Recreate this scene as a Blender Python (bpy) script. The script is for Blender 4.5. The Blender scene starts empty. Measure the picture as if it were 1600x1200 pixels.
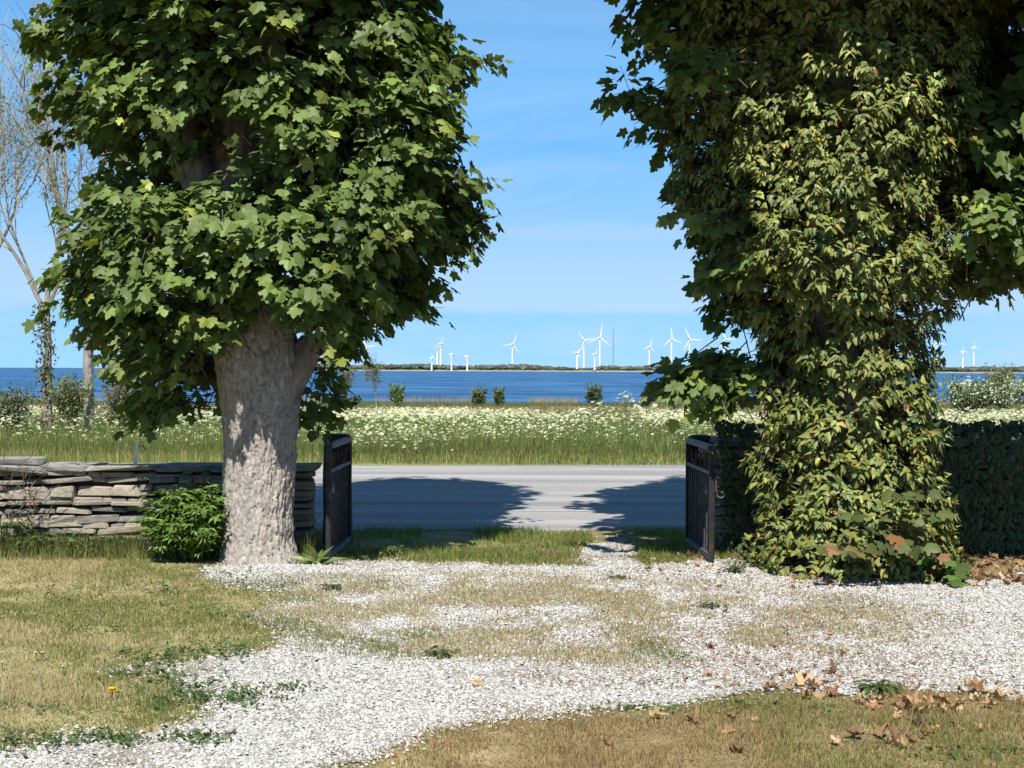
import bpy, math, random
import numpy as np
from mathutils import Vector, Matrix

random.seed(7)
rng = np.random.default_rng(7)
S = bpy.context.scene
COL = S.collection

# ------------------------------------------------------------------ camera
CAM_H = 1.65
FPX = 2300.0                      # focal length in pixels of the 1600 px wide photograph
cam_d = bpy.data.cameras.new('camera'); cam = bpy.data.objects.new('camera', cam_d); COL.objects.link(cam)
cam_d.sensor_width = 36; cam_d.lens = 36 * FPX / 1600
cam_d.clip_start = 0.1; cam_d.clip_end = 60000
cam.location = (0, 0, CAM_H)
cam.rotation_euler = (math.radians(90 - 0.57), math.radians(-0.22), 0)
S.camera = cam

# ------------------------------------------------------------------ light
SUN_EL, SUN_AZ = 52.0, 6.0        # behind the camera, 6 degrees to its left
w = bpy.data.worlds.new('World'); S.world = w; w.use_nodes = True
nt = w.node_tree; nt.nodes.clear()
N = nt.nodes.new; L = nt.links.new
out = N('ShaderNodeOutputWorld'); bg = N('ShaderNodeBackground'); sky = N('ShaderNodeTexSky')
sky.sky_type = 'NISHITA'; sky.sun_disc = False
sky.sun_elevation = math.radians(SUN_EL); sky.sun_rotation = math.radians(180 + SUN_AZ)
sky.air_density = 0.65; sky.dust_density = 0.0; sky.ozone_density = 10.0
tc = N('ShaderNodeTexCoord')
# thin high cloud: streaks stretched along the horizon
mp = N('ShaderNodeMapping'); mp.inputs['Scale'].default_value = (2.6, 2.6, 15)
nz = N('ShaderNodeTexNoise'); nz.inputs['Scale'].default_value = 1.6; nz.inputs['Detail'].default_value = 7; nz.inputs['Roughness'].default_value = 0.6; nz.inputs['Distortion'].default_value = 0.5
mr = N('ShaderNodeMapRange'); mr.inputs['From Min'].default_value = 0.36; mr.inputs['From Max'].default_value = 0.80
mr.inputs['To Max'].default_value = 0.75
L(tc.outputs['Generated'], mp.inputs['Vector']); L(mp.outputs['Vector'], nz.inputs['Vector']); L(nz.outputs['Fac'], mr.inputs['Value'])
mix = N('ShaderNodeMix'); mix.data_type = 'RGBA'
mix.inputs['B'].default_value = (5.3, 6.5, 7.6, 1)
veil = N('ShaderNodeMix'); veil.data_type = 'RGBA'; veil.inputs['Factor'].default_value = 0.68      # even veil of very thin high cloud
veil.inputs['B'].default_value = (1.45, 4.9, 9.3, 1)
sx_ = N('ShaderNodeSeparateXYZ'); L(tc.outputs['Generated'], sx_.inputs[0])
mxz = N('ShaderNodeMath'); mxz.operation = 'MAXIMUM'; mxz.inputs[1].default_value = 0.19; L(sx_.outputs['Z'], mxz.inputs[0])
dv = N('ShaderNodeMath'); dv.operation = 'DIVIDE'; dv.inputs[0].default_value = 0.13; L(mxz.outputs[0], dv.inputs[1])   # the veil thins overhead, where the sight line through it is short
L(dv.outputs[0], veil.inputs['Factor'])
L(sky.outputs['Color'], veil.inputs['A'])
zr = N('ShaderNodeMapRange'); zr.inputs['From Min'].default_value = 0.02; zr.inputs['From Max'].default_value = 0.30; zr.inputs['To Min'].default_value = 1.0; zr.inputs['To Max'].default_value = 0.12
L(sx_.outputs['Z'], zr.inputs['Value'])
cm = N('ShaderNodeMath'); cm.operation = 'MULTIPLY'; L(mr.outputs['Result'], cm.inputs[0]); L(zr.outputs['Result'], cm.inputs[1])
b1 = N('ShaderNodeMapRange'); b1.interpolation_type = 'SMOOTHSTEP'; b1.inputs['From Min'].default_value = 0.030; b1.inputs['From Max'].default_value = 0.044
b2 = N('ShaderNodeMapRange'); b2.interpolation_type = 'SMOOTHSTEP'; b2.inputs['From Min'].default_value = 0.05; b2.inputs['From Max'].default_value = 0.15; b2.inputs['To Min'].default_value = 0.55; b2.inputs['To Max'].default_value = 0.0
wz = N('ShaderNodeMath'); wz.operation = 'MULTIPLY_ADD'; wz.inputs[1].default_value = 0.03; L(nz.outputs['Fac'], wz.inputs[0]); L(sx_.outputs['Z'], wz.inputs[2])
ws = N('ShaderNodeMath'); ws.operation = 'SUBTRACT'; ws.inputs[1].default_value = 0.015; L(wz.outputs[0], ws.inputs[0])
L(ws.outputs[0], b1.inputs['Value']); L(ws.outputs[0], b2.inputs['Value'])
bm_ = N('ShaderNodeMath'); bm_.operation = 'MULTIPLY'; L(b1.outputs['Result'], bm_.inputs[0]); L(b2.outputs['Result'], bm_.inputs[1])
bx_ = N('ShaderNodeMath'); bx_.operation = 'MAXIMUM'; L(cm.outputs[0], bx_.inputs[0]); L(bm_.outputs[0], bx_.inputs[1])
L(veil.outputs['Result'], mix.inputs['A']); L(bx_.outputs[0], mix.inputs['Factor'])
L(mix.outputs['Result'], bg.inputs['Color']); bg.inputs['Strength'].default_value = 0.066
L(bg.outputs['Background'], out.inputs['Surface'])

sun_d = bpy.data.lights.new('sun', 'SUN'); sun = bpy.data.objects.new('sun', sun_d); COL.objects.link(sun)
sun_d.energy = 5.0; sun_d.angle = math.radians(0.53); sun_d.color = (1.0, 0.955, 0.89)
az = math.radians(SUN_AZ); el = math.radians(SUN_EL)
sun_to = Vector((-math.sin(az) * math.cos(el), -math.cos(az) * math.cos(el), math.sin(el)))
sun.rotation_euler = sun_to.to_track_quat('Z', 'Y').to_euler()
sun.location = (-5, -30, 40)

vs = S.view_settings
vs.view_transform = 'Standard'; vs.look = 'None'; vs.gamma = 1; vs.use_curve_mapping = False; vs.exposure = 0.90
try:
    S.cycles.max_bounces = 8; S.cycles.transparent_max_bounces = 8
except Exception:
    pass

# ------------------------------------------------------------------ helpers
def at(px, py, d):
    """point at distance d in front of the camera seen at photograph pixel px, py"""
    return np.array([(px - 800) / FPX * d, d, CAM_H - (py - 577) / FPX * d])

def gnd(px, py):
    d = FPX * CAM_H / (py - 577)
    return (px - 800) / FPX * d, d

def to_px(x, y, z=0.0):
    return 800 + x / y * FPX, 577 + (CAM_H - z) / y * FPX

def _hash(ix, iy, iz, seed):
    n = (ix * 374761393 + iy * 668265263 + iz * 2147483647 + seed * 1274126177) & 0xffffffff
    n = ((n ^ (n >> 13)) * 1274126177) & 0xffffffff
    n = ((n ^ (n >> 16)) * 2246822519) & 0xffffffff
    return ((n ^ (n >> 15)) & 0xffffff) / float(0xffffff)

def noise(x, y, z=0.0, seed=0, octaves=1):
    x = np.asarray(x, float); y = np.asarray(y, float); z = np.asarray(z, float) + 0 * x
    tot = 0.0; amp = 1.0; norm = 0.0
    for o in range(octaves):
        ix = np.floor(x).astype(np.int64); iy = np.floor(y).astype(np.int64); iz = np.floor(z).astype(np.int64)
        fx = x - ix; fy = y - iy; fz = z - iz
        fx = fx * fx * (3 - 2 * fx); fy = fy * fy * (3 - 2 * fy); fz = fz * fz * (3 - 2 * fz)
        r = 0
        for a in (0, 1):
            for b in (0, 1):
                for c in (0, 1):
                    r = r + _hash(ix + a, iy + b, iz + c, seed + o * 17) * (fx if a else 1 - fx) * (fy if b else 1 - fy) * (fz if c else 1 - fz)
        tot = tot + r * amp; norm += amp; amp *= 0.5; x = x * 2.03; y = y * 2.03; z = z * 2.03
    return tot / norm

def nrm(v):
    v = np.asarray(v, float)
    return v / np.maximum(np.linalg.norm(v, axis=-1, keepdims=True), 1e-9)

def mesh_np(name, V, F, col=None, mat=None, smooth=False):
    """one mesh from numpy arrays; F is a list of (n,3) or (n,4) index arrays"""
    V = np.asarray(V, np.float32)
    if not isinstance(F, (list, tuple)) or np.ndim(F[0]) == 1: F = [F]
    F = [np.asarray(f, np.int32) for f in F if len(f)]
    me = bpy.data.meshes.new(name)
    me.vertices.add(len(V)); me.vertices.foreach_set('co', V.ravel())
    li = np.concatenate([f.ravel() for f in F]).astype(np.int32)
    lens = np.concatenate([np.full(len(f), f.shape[1], np.int32) for f in F])
    st = np.concatenate([[0], np.cumsum(lens)[:-1]]).astype(np.int32)
    me.loops.add(len(li)); me.loops.foreach_set('vertex_index', li)
    me.polygons.add(len(lens)); me.polygons.foreach_set('loop_start', st)
    me.polygons.foreach_set('use_smooth', np.full(len(lens), smooth, bool))
    if col is not None:
        c = np.ones((len(V), 4), np.float32); c[:, :3] = col
        a = me.color_attributes.new('Col', 'FLOAT_COLOR', 'POINT'); a.data.foreach_set('color', c.ravel())
    me.update(calc_edges=True)
    if mat: me.materials.append(mat)
    return me

def link(name, me, parent=None, loc=None):
    o = bpy.data.objects.new(name, me); COL.objects.link(o)
    if parent is not None:
        o.parent = parent
        o.location = -parent.location if loc is None else Vector(loc) - parent.location
    elif loc is not None:
        o.location = loc
    return o

def tag(o, label=None, cat=None, group=None, kind=None):
    if label: o['label'] = label
    if cat: o['category'] = cat
    if group: o['group'] = group
    if kind: o['kind'] = kind
    return o

def thing(name, loc, label, cat, group=None):
    o = bpy.data.objects.new(name, None); COL.objects.link(o); o.location = Vector([float(v) for v in loc])
    o.empty_display_size = 0.2
    return tag(o, label, cat, group)

class MB:
    """collects shapes for one mesh"""
    def __init__(s): s.V = []; s.Q = []; s.T = []; s.C = []; s.n = 0
    def add(s, V, F, col=(1, 1, 1)):
        V = np.asarray(V, float); F = np.asarray(F, int)
        if not len(V): return
        s.V.append(V); (s.Q if F.shape[1] == 4 else s.T).append(F + s.n)
        c = np.asarray(col, float); s.C.append(np.broadcast_to(c, (len(V), 3))); s.n += len(V)
    def box(s, c, size, rot=None, col=(1, 1, 1)):
        x, y, z = np.array(size) / 2
        V = np.array([[-x,-y,-z],[x,-y,-z],[x,y,-z],[-x,y,-z],[-x,-y,z],[x,-y,z],[x,y,z],[-x,y,z]])
        if rot is not None: V = V @ np.array(rot).T
        s.add(V + np.array(c), [[3,2,1,0],[4,5,6,7],[0,1,5,4],[1,2,6,5],[2,3,7,6],[3,0,4,7]], col)
    def tube(s, pts, rad, k=6, col=(1, 1, 1), cap=True):
        pts = np.asarray(pts, float); n = len(pts); rad = np.broadcast_to(np.asarray(rad, float), (n,))
        t = np.gradient(pts, axis=0); t = nrm(t)
        ref = np.array([0.31, 0.17, 0.93]) if abs(t[0, 2]) < 0.8 else np.array([1.0, 0.13, 0.05])
        u = nrm(np.cross(t, ref)); v = np.cross(t, u)
        a = np.arange(k) * 2 * math.pi / k
        V = (pts[:, None, :] + rad[:, None, None] * (np.cos(a)[None, :, None] * u[:, None, :] + np.sin(a)[None, :, None] * v[:, None, :])).reshape(-1, 3)
        i = np.arange(n - 1)[:, None] * k; j = np.arange(k)[None, :]; j2 = (j + 1) % k
        F = np.stack([i + j, i + j2, i + k + j2, i + k + j], -1).reshape(-1, 4)
        n0 = s.n
        s.add(V, F, col)
        if cap:
            for b, rev in ((0, True), ((n - 1) * k, False)):
                V2 = np.vstack([V[b:b + k], pts[0] if rev else pts[-1]])
                f = np.array([[q, (q + 1) % k, k] for q in range(k)])
                s.add(V2, f[:, ::-1] if rev else f, col)
    def mesh(s, name, mat=None, smooth=False, colour=True):
        V = np.vstack(s.V); C = np.vstack(s.C)
        F = []
        if s.Q: F.append(np.vstack(s.Q))
        if s.T: F.append(np.vstack(s.T))
        return mesh_np(name, V, F, C if colour else None, mat, smooth)

def frames(axis, normal):
    """rotation matrices with Y along axis and Z near normal"""
    a = nrm(axis); n = normal - (normal * a).sum(-1, keepdims=True) * a; n = nrm(n)
    x = np.cross(a, n)
    return np.stack([x, a, n], -1)

def instances(tv, tf, R, T, scale, cols):
    """merge K copies of a template into arrays"""
    K = len(T); nv = len(tv)
    sc = np.asarray(scale, float)
    if sc.ndim == 1: sc = sc[:, None]
    V = np.einsum('kij,knj->kni', R, tv[None] * sc[:, None, :] if sc.shape[1] == 3 else tv[None] * sc[:, :, None]) + T[:, None, :]
    F = (tf[None] + (np.arange(K) * nv)[:, None, None]).reshape(-1, tf.shape[1])
    C = np.repeat(cols, nv, axis=0)
    return V.reshape(-1, 3), F, C

def jitcol(base, n, dv=0.15, dh=0.06, r=rng):
    base = np.asarray(base, float)
    v = 1 + r.normal(0, dv, (n, 1)); h = 1 + r.normal(0, dh, (n, 3))
    return np.clip(base * np.clip(v, 0.4, 1.8) * h, 0.003, 0.9)

# ------------------------------------------------------------------ materials
def mat_base(name):
    m = bpy.data.materials.new(name); m.use_nodes = True
    n = m.node_tree; p = n.nodes['Principled BSDF']
    return m, n, p

ALB = 0.82
def leaf_mat(name, trans=0.3, rough=0.45, spec=0.4, tint=(1.25, 1.35, 0.45)):
    m, n, p = mat_base(name)
    at0 = n.nodes.new('ShaderNodeAttribute'); at0.attribute_name = 'Col'
    at_ = n.nodes.new('ShaderNodeVectorMath'); at_.operation = 'SCALE'; at_.inputs['Scale'].default_value = ALB
    n.links.new(at0.outputs['Color'], at_.inputs[0])
    n.links.new(at_.outputs['Vector'], p.inputs['Base Color'])
    p.inputs['Roughness'].default_value = rough; p.inputs['Specular IOR Level'].default_value = spec
    tr = n.nodes.new('ShaderNodeBsdfTranslucent')
    mm = n.nodes.new('ShaderNodeMix'); mm.data_type = 'RGBA'; mm.blend_type = 'MULTIPLY'; mm.inputs['Factor'].default_value = 1
    mm.inputs['B'].default_value = (*tint, 1)
    n.links.new(at_.outputs['Vector'], mm.inputs['A']); n.links.new(mm.outputs['Result'], tr.inputs['Color'])
    ms = n.nodes.new('ShaderNodeMixShader'); ms.inputs[0].default_value = trans
    o = n.nodes['Material Output']
    n.links.new(p.outputs[0], ms.inputs[1]); n.links.new(tr.outputs[0], ms.inputs[2]); n.links.new(ms.outputs[0], o.inputs['Surface'])
    return m

def rough_mat(name, color, rough=0.85, nscale=8.0, var=0.35, bump=0.3, bscale=30.0, attr=False, spec=0.3, stretch=(1, 1, 1), dist=0.02, second=None, s2=2.0):
    """colour broken up by noise, relief from a finer noise"""
    m, n, p = mat_base(name)
    N_ = n.nodes.new; K = n.links.new
    t = N_('ShaderNodeTexCoord'); mpn = N_('ShaderNodeMapping'); mpn.inputs['Scale'].default_value = stretch
    K(t.outputs['Object'], mpn.inputs['Vector'])
    nz = N_('ShaderNodeTexNoise'); nz.inputs['Scale'].default_value = nscale; nz.inputs['Detail'].default_value = 6; nz.inputs['Roughness'].default_value = 0.6
    K(mpn.outputs['Vector'], nz.inputs['Vector'])
    r = N_('ShaderNodeMapRange'); r.inputs['From Min'].default_value = 0.3; r.inputs['From Max'].default_value = 0.7
    r.inputs['To Min'].default_value = (1 - var) * ALB; r.inputs['To Max'].default_value = (1 + var) * ALB
    K(nz.outputs['Fac'], r.inputs['Value'])
    mu = N_('ShaderNodeVectorMath'); mu.operation = 'SCALE'
    if attr:
        a = N_('ShaderNodeAttribute'); a.attribute_name = 'Col'; src = a.outputs['Color']
    else:
        a = N_('ShaderNodeRGB'); a.outputs[0].default_value = (*color, 1); src = a.outputs[0]
    if second is not None:
        n2 = N_('ShaderNodeTexNoise'); n2.inputs['Scale'].default_value = s2; n2.inputs['Detail'].default_value = 5
        K(mpn.outputs['Vector'], n2.inputs['Vector'])
        r2 = N_('ShaderNodeMapRange'); r2.inputs['From Min'].default_value = 0.45; r2.inputs['From Max'].default_value = 0.65
        K(n2.outputs['Fac'], r2.inputs['Value'])
        mx = N_('ShaderNodeMix'); mx.data_type = 'RGBA'; mx.inputs['B'].default_value = (*second, 1)
        K(r2.outputs['Result'], mx.inputs['Factor']); K(src, mx.inputs['A']); src = mx.outputs['Result']
    K(src, mu.inputs[0]); K(r.outputs['Result'], mu.inputs['Scale']); K(mu.outputs['Vector'], p.inputs['Base Color'])
    p.inputs['Roughness'].default_value = rough; p.inputs['Specular IOR Level'].default_value = spec
    if bump:
        nb = N_('ShaderNodeTexNoise'); nb.inputs['Scale'].default_value = bscale; nb.inputs['Detail'].default_value = 5
        K(mpn.outputs['Vector'], nb.inputs['Vector'])
        b = N_('ShaderNodeBump'); b.inputs['Strength'].default_value = bump; b.inputs['Distance'].default_value = dist
        K(nb.outputs['Fac'], b.inputs['Height']); K(b.outputs['Normal'], p.inputs['Normal'])
    return m

M = {}
M['maple'] = leaf_mat('maple_leaf', 0.24, 0.5, 0.24)
M['ivy'] = leaf_mat('ivy_leaf', 0.16, 0.5, 0.3)
M['grass'] = leaf_mat('grass_blade', 0.38, 0.55, 0.2, (1.15, 1.15, 0.7))
M['shrub'] = leaf_mat('shrub_leaf', 0.28, 0.45, 0.35)
M['petal'] = leaf_mat('petal', 0.25, 0.7, 0.1, (1, 1, 1))
M['dry'] = leaf_mat('dry_leaf', 0.18, 0.6, 0.25, (1.2, 1.0, 0.7))
M['ground'] = rough_mat('ground_soil', (1, 1, 1), 0.95, 5.0, 0.35, 0.6, 40, attr=True, spec=0.1)
M['gravel'] = rough_mat('gravel_bed', (0.46, 0.435, 0.385), 0.95, 45.0, 0.35, 0.9, 75, spec=0.1, dist=0.03, second=(0.30, 0.255, 0.19), s2=2.2)
M['pebble'] = rough_mat('limestone_chip', (1, 1, 1), 0.9, 60.0, 0.12, 0.2, 200, attr=True, spec=0.15)
M['stone'] = rough_mat('limestone_block', (0.50, 0.45, 0.36), 0.92, 9.0, 0.35, 0.8, 35, spec=0.1, dist=0.03, second=(0.36, 0.335, 0.28), s2=5.0)
M['stone_b'] = rough_mat('limestone_warm', (0.54, 0.46, 0.34), 0.92, 7.0, 0.35, 0.8, 30, spec=0.1, dist=0.03, second=(0.42, 0.38, 0.31), s2=6.0)
M['stone_c'] = rough_mat('limestone_grey', (0.36, 0.345, 0.30), 0.92, 8.0, 0.4, 0.8, 30, spec=0.1, dist=0.03, second=(0.20, 0.195, 0.175), s2=4.0)
M['core'] = rough_mat('wall_fill', (0.10, 0.09, 0.075), 0.95, 6.0, 0.4, 0.8, 20)
M['bark'] = rough_mat('maple_bark', (0.36, 0.30, 0.25), 0.93, 9.0, 0.5, 1.0, 48, spec=0.12, stretch=(1, 1, 0.3), dist=0.03, second=(0.19, 0.175, 0.155), s2=3.0)
M['bark_plates'] = rough_mat('maple_bark_plates', (1, 1, 1), 0.93, 30.0, 0.3, 0.9, 90, attr=True, spec=0.12, stretch=(1, 1, 0.5), dist=0.012)
M['twig'] = rough_mat('twig_bark', (0.10, 0.08, 0.055), 0.9, 10, 0.3, 0.2, 40)
M['bare'] = rough_mat('grey_bark', (1, 1, 1), 0.9, 4, 0.35, 0.4, 20, attr=True)
M['iron'] = rough_mat('black_iron', (0.013, 0.0135, 0.015), 0.7, 14, 0.5, 0.35, 60, spec=0.3, second=(0.035, 0.024, 0.018), s2=9.0, dist=0.004)
M['bar'] = rough_mat('worn_bar', (0.05, 0.05, 0.052), 0.6, 14, 0.5, 0.35, 60, spec=0.4)
M['rust'] = rough_mat('rusty_iron', (0.07, 0.038, 0.027), 0.8, 14, 0.5, 0.35, 60, spec=0.3)
M['rail'] = rough_mat('weathered_rail', (0.10, 0.105, 0.11), 0.6, 14, 0.4, 0.3, 60, spec=0.5, second=(0.06, 0.055, 0.05), s2=11)
M['post'] = rough_mat('shaded_post', (0.045, 0.042, 0.038), 0.85, 9, 0.5, 0.6, 40)  # shade on the gate posts is put into this near-black base colour
M['white'] = rough_mat('white_paint', (0.78, 0.78, 0.77), 0.5, 3, 0.04, 0.0)
M['marking'] = rough_mat('road_paint', (0.36, 0.36, 0.355), 0.8, 12, 0.3, 0.2, 60, spec=0.2)
M['far_tree'] = rough_mat('far_foliage', (1, 1, 1), 0.95, 0.08, 0.35, 0.0, attr=True, spec=0.05)
M['far_wall'] = rough_mat('far_wall', (0.35, 0.30, 0.27), 0.9, 0.4, 0.15, 0.0)
M['far_roof'] = rough_mat('far_roof', (0.16, 0.09, 0.075), 0.9, 0.4, 0.2, 0.0)
M['steel'] = rough_mat('mast_steel', (0.20, 0.21, 0.24), 0.7, 0.4, 0.1, 0.0)

# road surface: pale worn asphalt with smoother wheel tracks
def road_mat():
    m, n, p = mat_base('road_asphalt'); N_ = n.nodes.new; K = n.links.new
    t = N_('ShaderNodeTexCoord')
    m1 = N_('ShaderNodeMapping'); m1.inputs['Scale'].default_value = (0.05, 1.0, 1)
    K(t.outputs['Object'], m1.inputs['Vector'])
    a = N_('ShaderNodeTexNoise'); a.inputs['Scale'].default_value = 1.1; a.inputs['Detail'].default_value = 3
    K(m1.outputs['Vector'], a.inputs['Vector'])
    b = N_('ShaderNodeTexNoise'); b.inputs['Scale'].default_value = 60; b.inputs['Detail'].default_value = 4
    K(t.outputs['Object'], b.inputs['Vector'])
    c = N_('ShaderNodeValToRGB')
    c.color_ramp.elements[0].position = 0.35; c.color_ramp.elements[0].color = (0.22, 0.214, 0.205, 1)
    c.color_ramp.elements[1].position = 0.65; c.color_ramp.elements[1].color = (0.36, 0.35, 0.335, 1)
    K(a.outputs['Fac'], c.inputs['Fac'])
    r = N_('ShaderNodeMapRange'); r.inputs['From Min'].default_value = 0.3; r.inputs['From Max'].default_value = 0.7; r.inputs['To Min'].default_value = 0.62; r.inputs['To Max'].default_value = 1.02
    K(b.outputs['Fac'], r.inputs['Value'])
    mu = N_('ShaderNodeVectorMath'); mu.operation = 'SCALE'
    K(c.outputs['Color'], mu.inputs[0]); K(r.outputs['Result'], mu.inputs['Scale']); K(mu.outputs['Vector'], p.inputs['Base Color'])
    bp = N_('ShaderNodeBump'); bp.inputs['Strength'].default_value = 0.5; bp.inputs['Distance'].default_value = 0.008
    K(b.outputs['Fac'], bp.inputs['Height']); K(bp.outputs['Normal'], p.inputs['Normal'])
    p.inputs['Roughness'].default_value = 0.9; p.inputs['Specular IOR Level'].default_value = 0.2
    return m
M['road'] = road_mat()

def water_mat():
    m, n, p = mat_base('sea_water'); N_ = n.nodes.new; K = n.links.new
    t = N_('ShaderNodeTexCoord')
    hs_ = []
    for sc, st in ((0.22, (0.35, 1, 1)), (0.9, (0.5, 1, 1)), (0.07, (0.5, 0.6, 1))):
        mpn = N_('ShaderNodeMapping'); mpn.inputs['Scale'].default_value = (st[0] * sc, st[1] * sc, sc)
        K(t.outputs['Object'], mpn.inputs['Vector'])
        nz = N_('ShaderNodeTexNoise'); nz.inputs['Scale'].default_value = 1; nz.inputs['Detail'].default_value = 4
        K(mpn.outputs['Vector'], nz.inputs['Vector']); hs_.append(nz)
    ad = N_('ShaderNodeMath'); ad.operation = 'ADD'
    K(hs_[0].outputs['Fac'], ad.inputs[0])
    ml = N_('ShaderNodeMath'); ml.operation = 'MULTIPLY'; ml.inputs[1].default_value = 0.3
    K(hs_[1].outputs['Fac'], ml.inputs[0]); K(ml.outputs[0], ad.inputs[1])
    bp = N_('ShaderNodeBump'); bp.inputs['Strength'].default_value = 1.0; bp.inputs['Distance'].default_value = 2.2
    K(ad.outputs[0], bp.inputs['Height']); K(bp.outputs['Normal'], p.inputs['Normal'])
    c = N_('ShaderNodeValToRGB')  # uneven reflection off the rippled water, put into the base colour
    c.color_ramp.elements[0].position = 0.40; c.color_ramp.elements[0].color = (0.011, 0.048, 0.125, 1)
    c.color_ramp.elements[1].position = 0.60; c.color_ramp.elements[1].color = (0.036, 0.115, 0.232, 1)
    K(hs_[2].outputs['Fac'], c.inputs['Fac']); K(c.outputs['Color'], p.inputs['Base Color'])
    p.inputs['Roughness'].default_value = 0.35; p.inputs['IOR'].default_value = 1.33; p.inputs['Specular IOR Level'].default_value = 0.12
    return m
M['water'] = water_mat()

# ------------------------------------------------------------------ terrain
def road_near(x): return 15.05 + 0.085 * x
def road_far(x): return 24.9 + 0.085 * x
def ground_z(x, y):
    x = np.asarray(x, float); y = np.asarray(y, float)
    z = -0.0172 * np.clip(y - 26, 0, None) - 0.03 * np.clip(y - 205, 0, 40)
    z = z + (noise(x * 0.05 + 5, y * 0.03, 0, 3, 2) - 0.5) * np.clip((y - 60) / 80, 0, 1) * 0.7
    z = z + (noise(x * 1.3, y * 1.3, 0, 4, 2) - 0.5) * 0.03 * np.clip((16 - y) / 4, 0, 1) * np.clip((y + 40) / 30, 0, 1)
    return z

GPOLY = np.array([(330,888),(500,879),(700,880),(800,884),(915,884),(925,862),(955,838),(985,842),(985,862),(1010,884),(1120,872),(1250,884),(1400,905),(1600,893),(2300,893),
 (2400,1100),(1600,1083),(1400,1081),(1200,1076),(1000,1092),(800,1122),(600,1168),(470,1205),(250,1300),(-700,1300),(-700,1188),(-200,1180),(0,1172),(100,1160),(200,1150),(310,1140),
 (345,1115),(330,1098),(270,1076),(190,1048),(240,1040),(300,1032),(400,1020),(470,1005),(430,980),(400,950),(430,928),(350,910)], float)

def in_poly(px, py, poly):
    inside = np.zeros(px.shape, bool); n = len(poly)
    for i in range(n):
        x1, y1 = poly[i]; x2, y2 = poly[(i + 1) % n]
        if y1 == y2: continue
        c = ((y1 > py) != (y2 > py)) & (px < (x2 - x1) * (py - y1) / (y2 - y1) + x1)
        inside ^= c
    return inside

def in_gravel(x, y, wob=1.0, seed=11):
    """the drive as laid out on the ground (metres)"""
    jx = (noise(x * 3.1, y * 3.1, 0, seed, 3) - 0.5) * 0.42 * wob; jy = (noise(x * 3.1 + 40, y * 3.1, 0, seed, 3) - 0.5) * 0.62 * wob
    return in_poly(x + jx, y + jy, GW)
GW = np.array([gnd(a, b) for a, b in GPOLY])

def mid_patch(x, y):
    """0..1: the strip of the drive that dry grass has grown over"""
    px, py = to_px(x, y)
    e = ((px - 860) / 480) ** 2 + ((py - 970 - (px - 830) * 0.02) / 58) ** 2
    m = np.clip(1.9 - e, 0, 1)
    n = noise(x * 2.6, y * 2.0, 0, 23, 4)
    return np.clip(m * (n * 3.0 - 0.95), 0, 1)

# ground sheet, finer close by
xs = np.unique(np.concatenate([np.linspace(-2500, -60, 16), np.linspace(-60, -8, 30), np.linspace(-8, 8, 90), np.linspace(8, 60, 30), np.linspace(60, 2500, 16)]))
ys = np.unique(np.concatenate([np.linspace(-400, -5, 30), np.linspace(-5, 16, 110), np.linspace(16, 70, 40), np.linspace(70, 260, 50)]))
X, Y = np.meshgrid(xs, ys)
Z = ground_z(X, Y)
V = np.stack([X, Y, Z], -1).reshape(-1, 3)
nx = len(xs); ny = len(ys)
i = (np.arange(ny - 1)[:, None] * nx + np.arange(nx - 1)[None]).ravel()
Fq = np.stack([i, i + 1, i + nx + 1, i + nx], -1)
x, y = V[:, 0], V[:, 1]
n1 = noise(x * 0.9, y * 0.9, 0, 31, 3)[:, None]
lawn = np.array([0.36, 0.29, 0.165]) * (1 - n1) + np.array([0.25, 0.23, 0.10]) * n1
n2 = noise(x * 0.06, y * 0.12, 0, 37, 3)[:, None]
mead = np.array([0.2, 0.22, 0.09]) * (1 - n2) + np.array([0.14, 0.19, 0.06]) * n2
field = np.array([0.24, 0.20, 0.10]) * (1 - n2) + np.array([0.13, 0.14, 0.06]) * n2
shore = np.array([0.07, 0.10, 0.03]) + 0 * n2
rl_ = np.clip((x + .6) * 1.2, 0, 1)[:, None]; lawn = lawn * (1 - rl_) + (np.array([0.235, 0.175, 0.09]) * (1 - n1) + np.array([0.185, 0.16, 0.068]) * n1) * rl_
cg = np.where((y < 25)[:, None], lawn, mead)
f = np.clip((y - 60) / 6, 0, 1)[:, None]; cg = cg * (1 - f) + field * f
f = np.clip((y - 150) / 15, 0, 1)[:, None]; cg = cg * (1 - f) + shore * f
ground = tag(link('ground', mesh_np('ground', V, Fq, cg, M['ground'], True)), kind='structure')

# gravel drive: sheet of small cells inside the drive's outline
cs = 0.032
gx = np.arange(-6.5, 9.0, cs); gy = np.arange(4.6, 15.4, cs)
GX, GY = np.meshgrid(gx, gy); cell = in_gravel(GX.ravel() + cs / 2, GY.ravel() + cs / 2)
nvx = len(gx) + 1
vx, vy = np.meshgrid(np.append(gx, gx[-1] + cs), np.append(gy, gy[-1] + cs))
vz = ground_z(vx, vy) + 0.006
ci = np.nonzero(cell)[0]; r_, c_ = ci // len(gx), ci % len(gx)
b = r_ * nvx + c_
Fq = np.stack([b, b + 1, b + nvx + 1, b + nvx], -1)
used, inv = np.unique(Fq.ravel(), return_inverse=True)
Vg = np.stack([vx.ravel(), vy.ravel(), vz.ravel()], -1)[used]
tag(link('gravel_drive', mesh_np('gravel_drive', Vg, inv.reshape(-1, 4), None, M['gravel'], True)), kind='structure')

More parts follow.
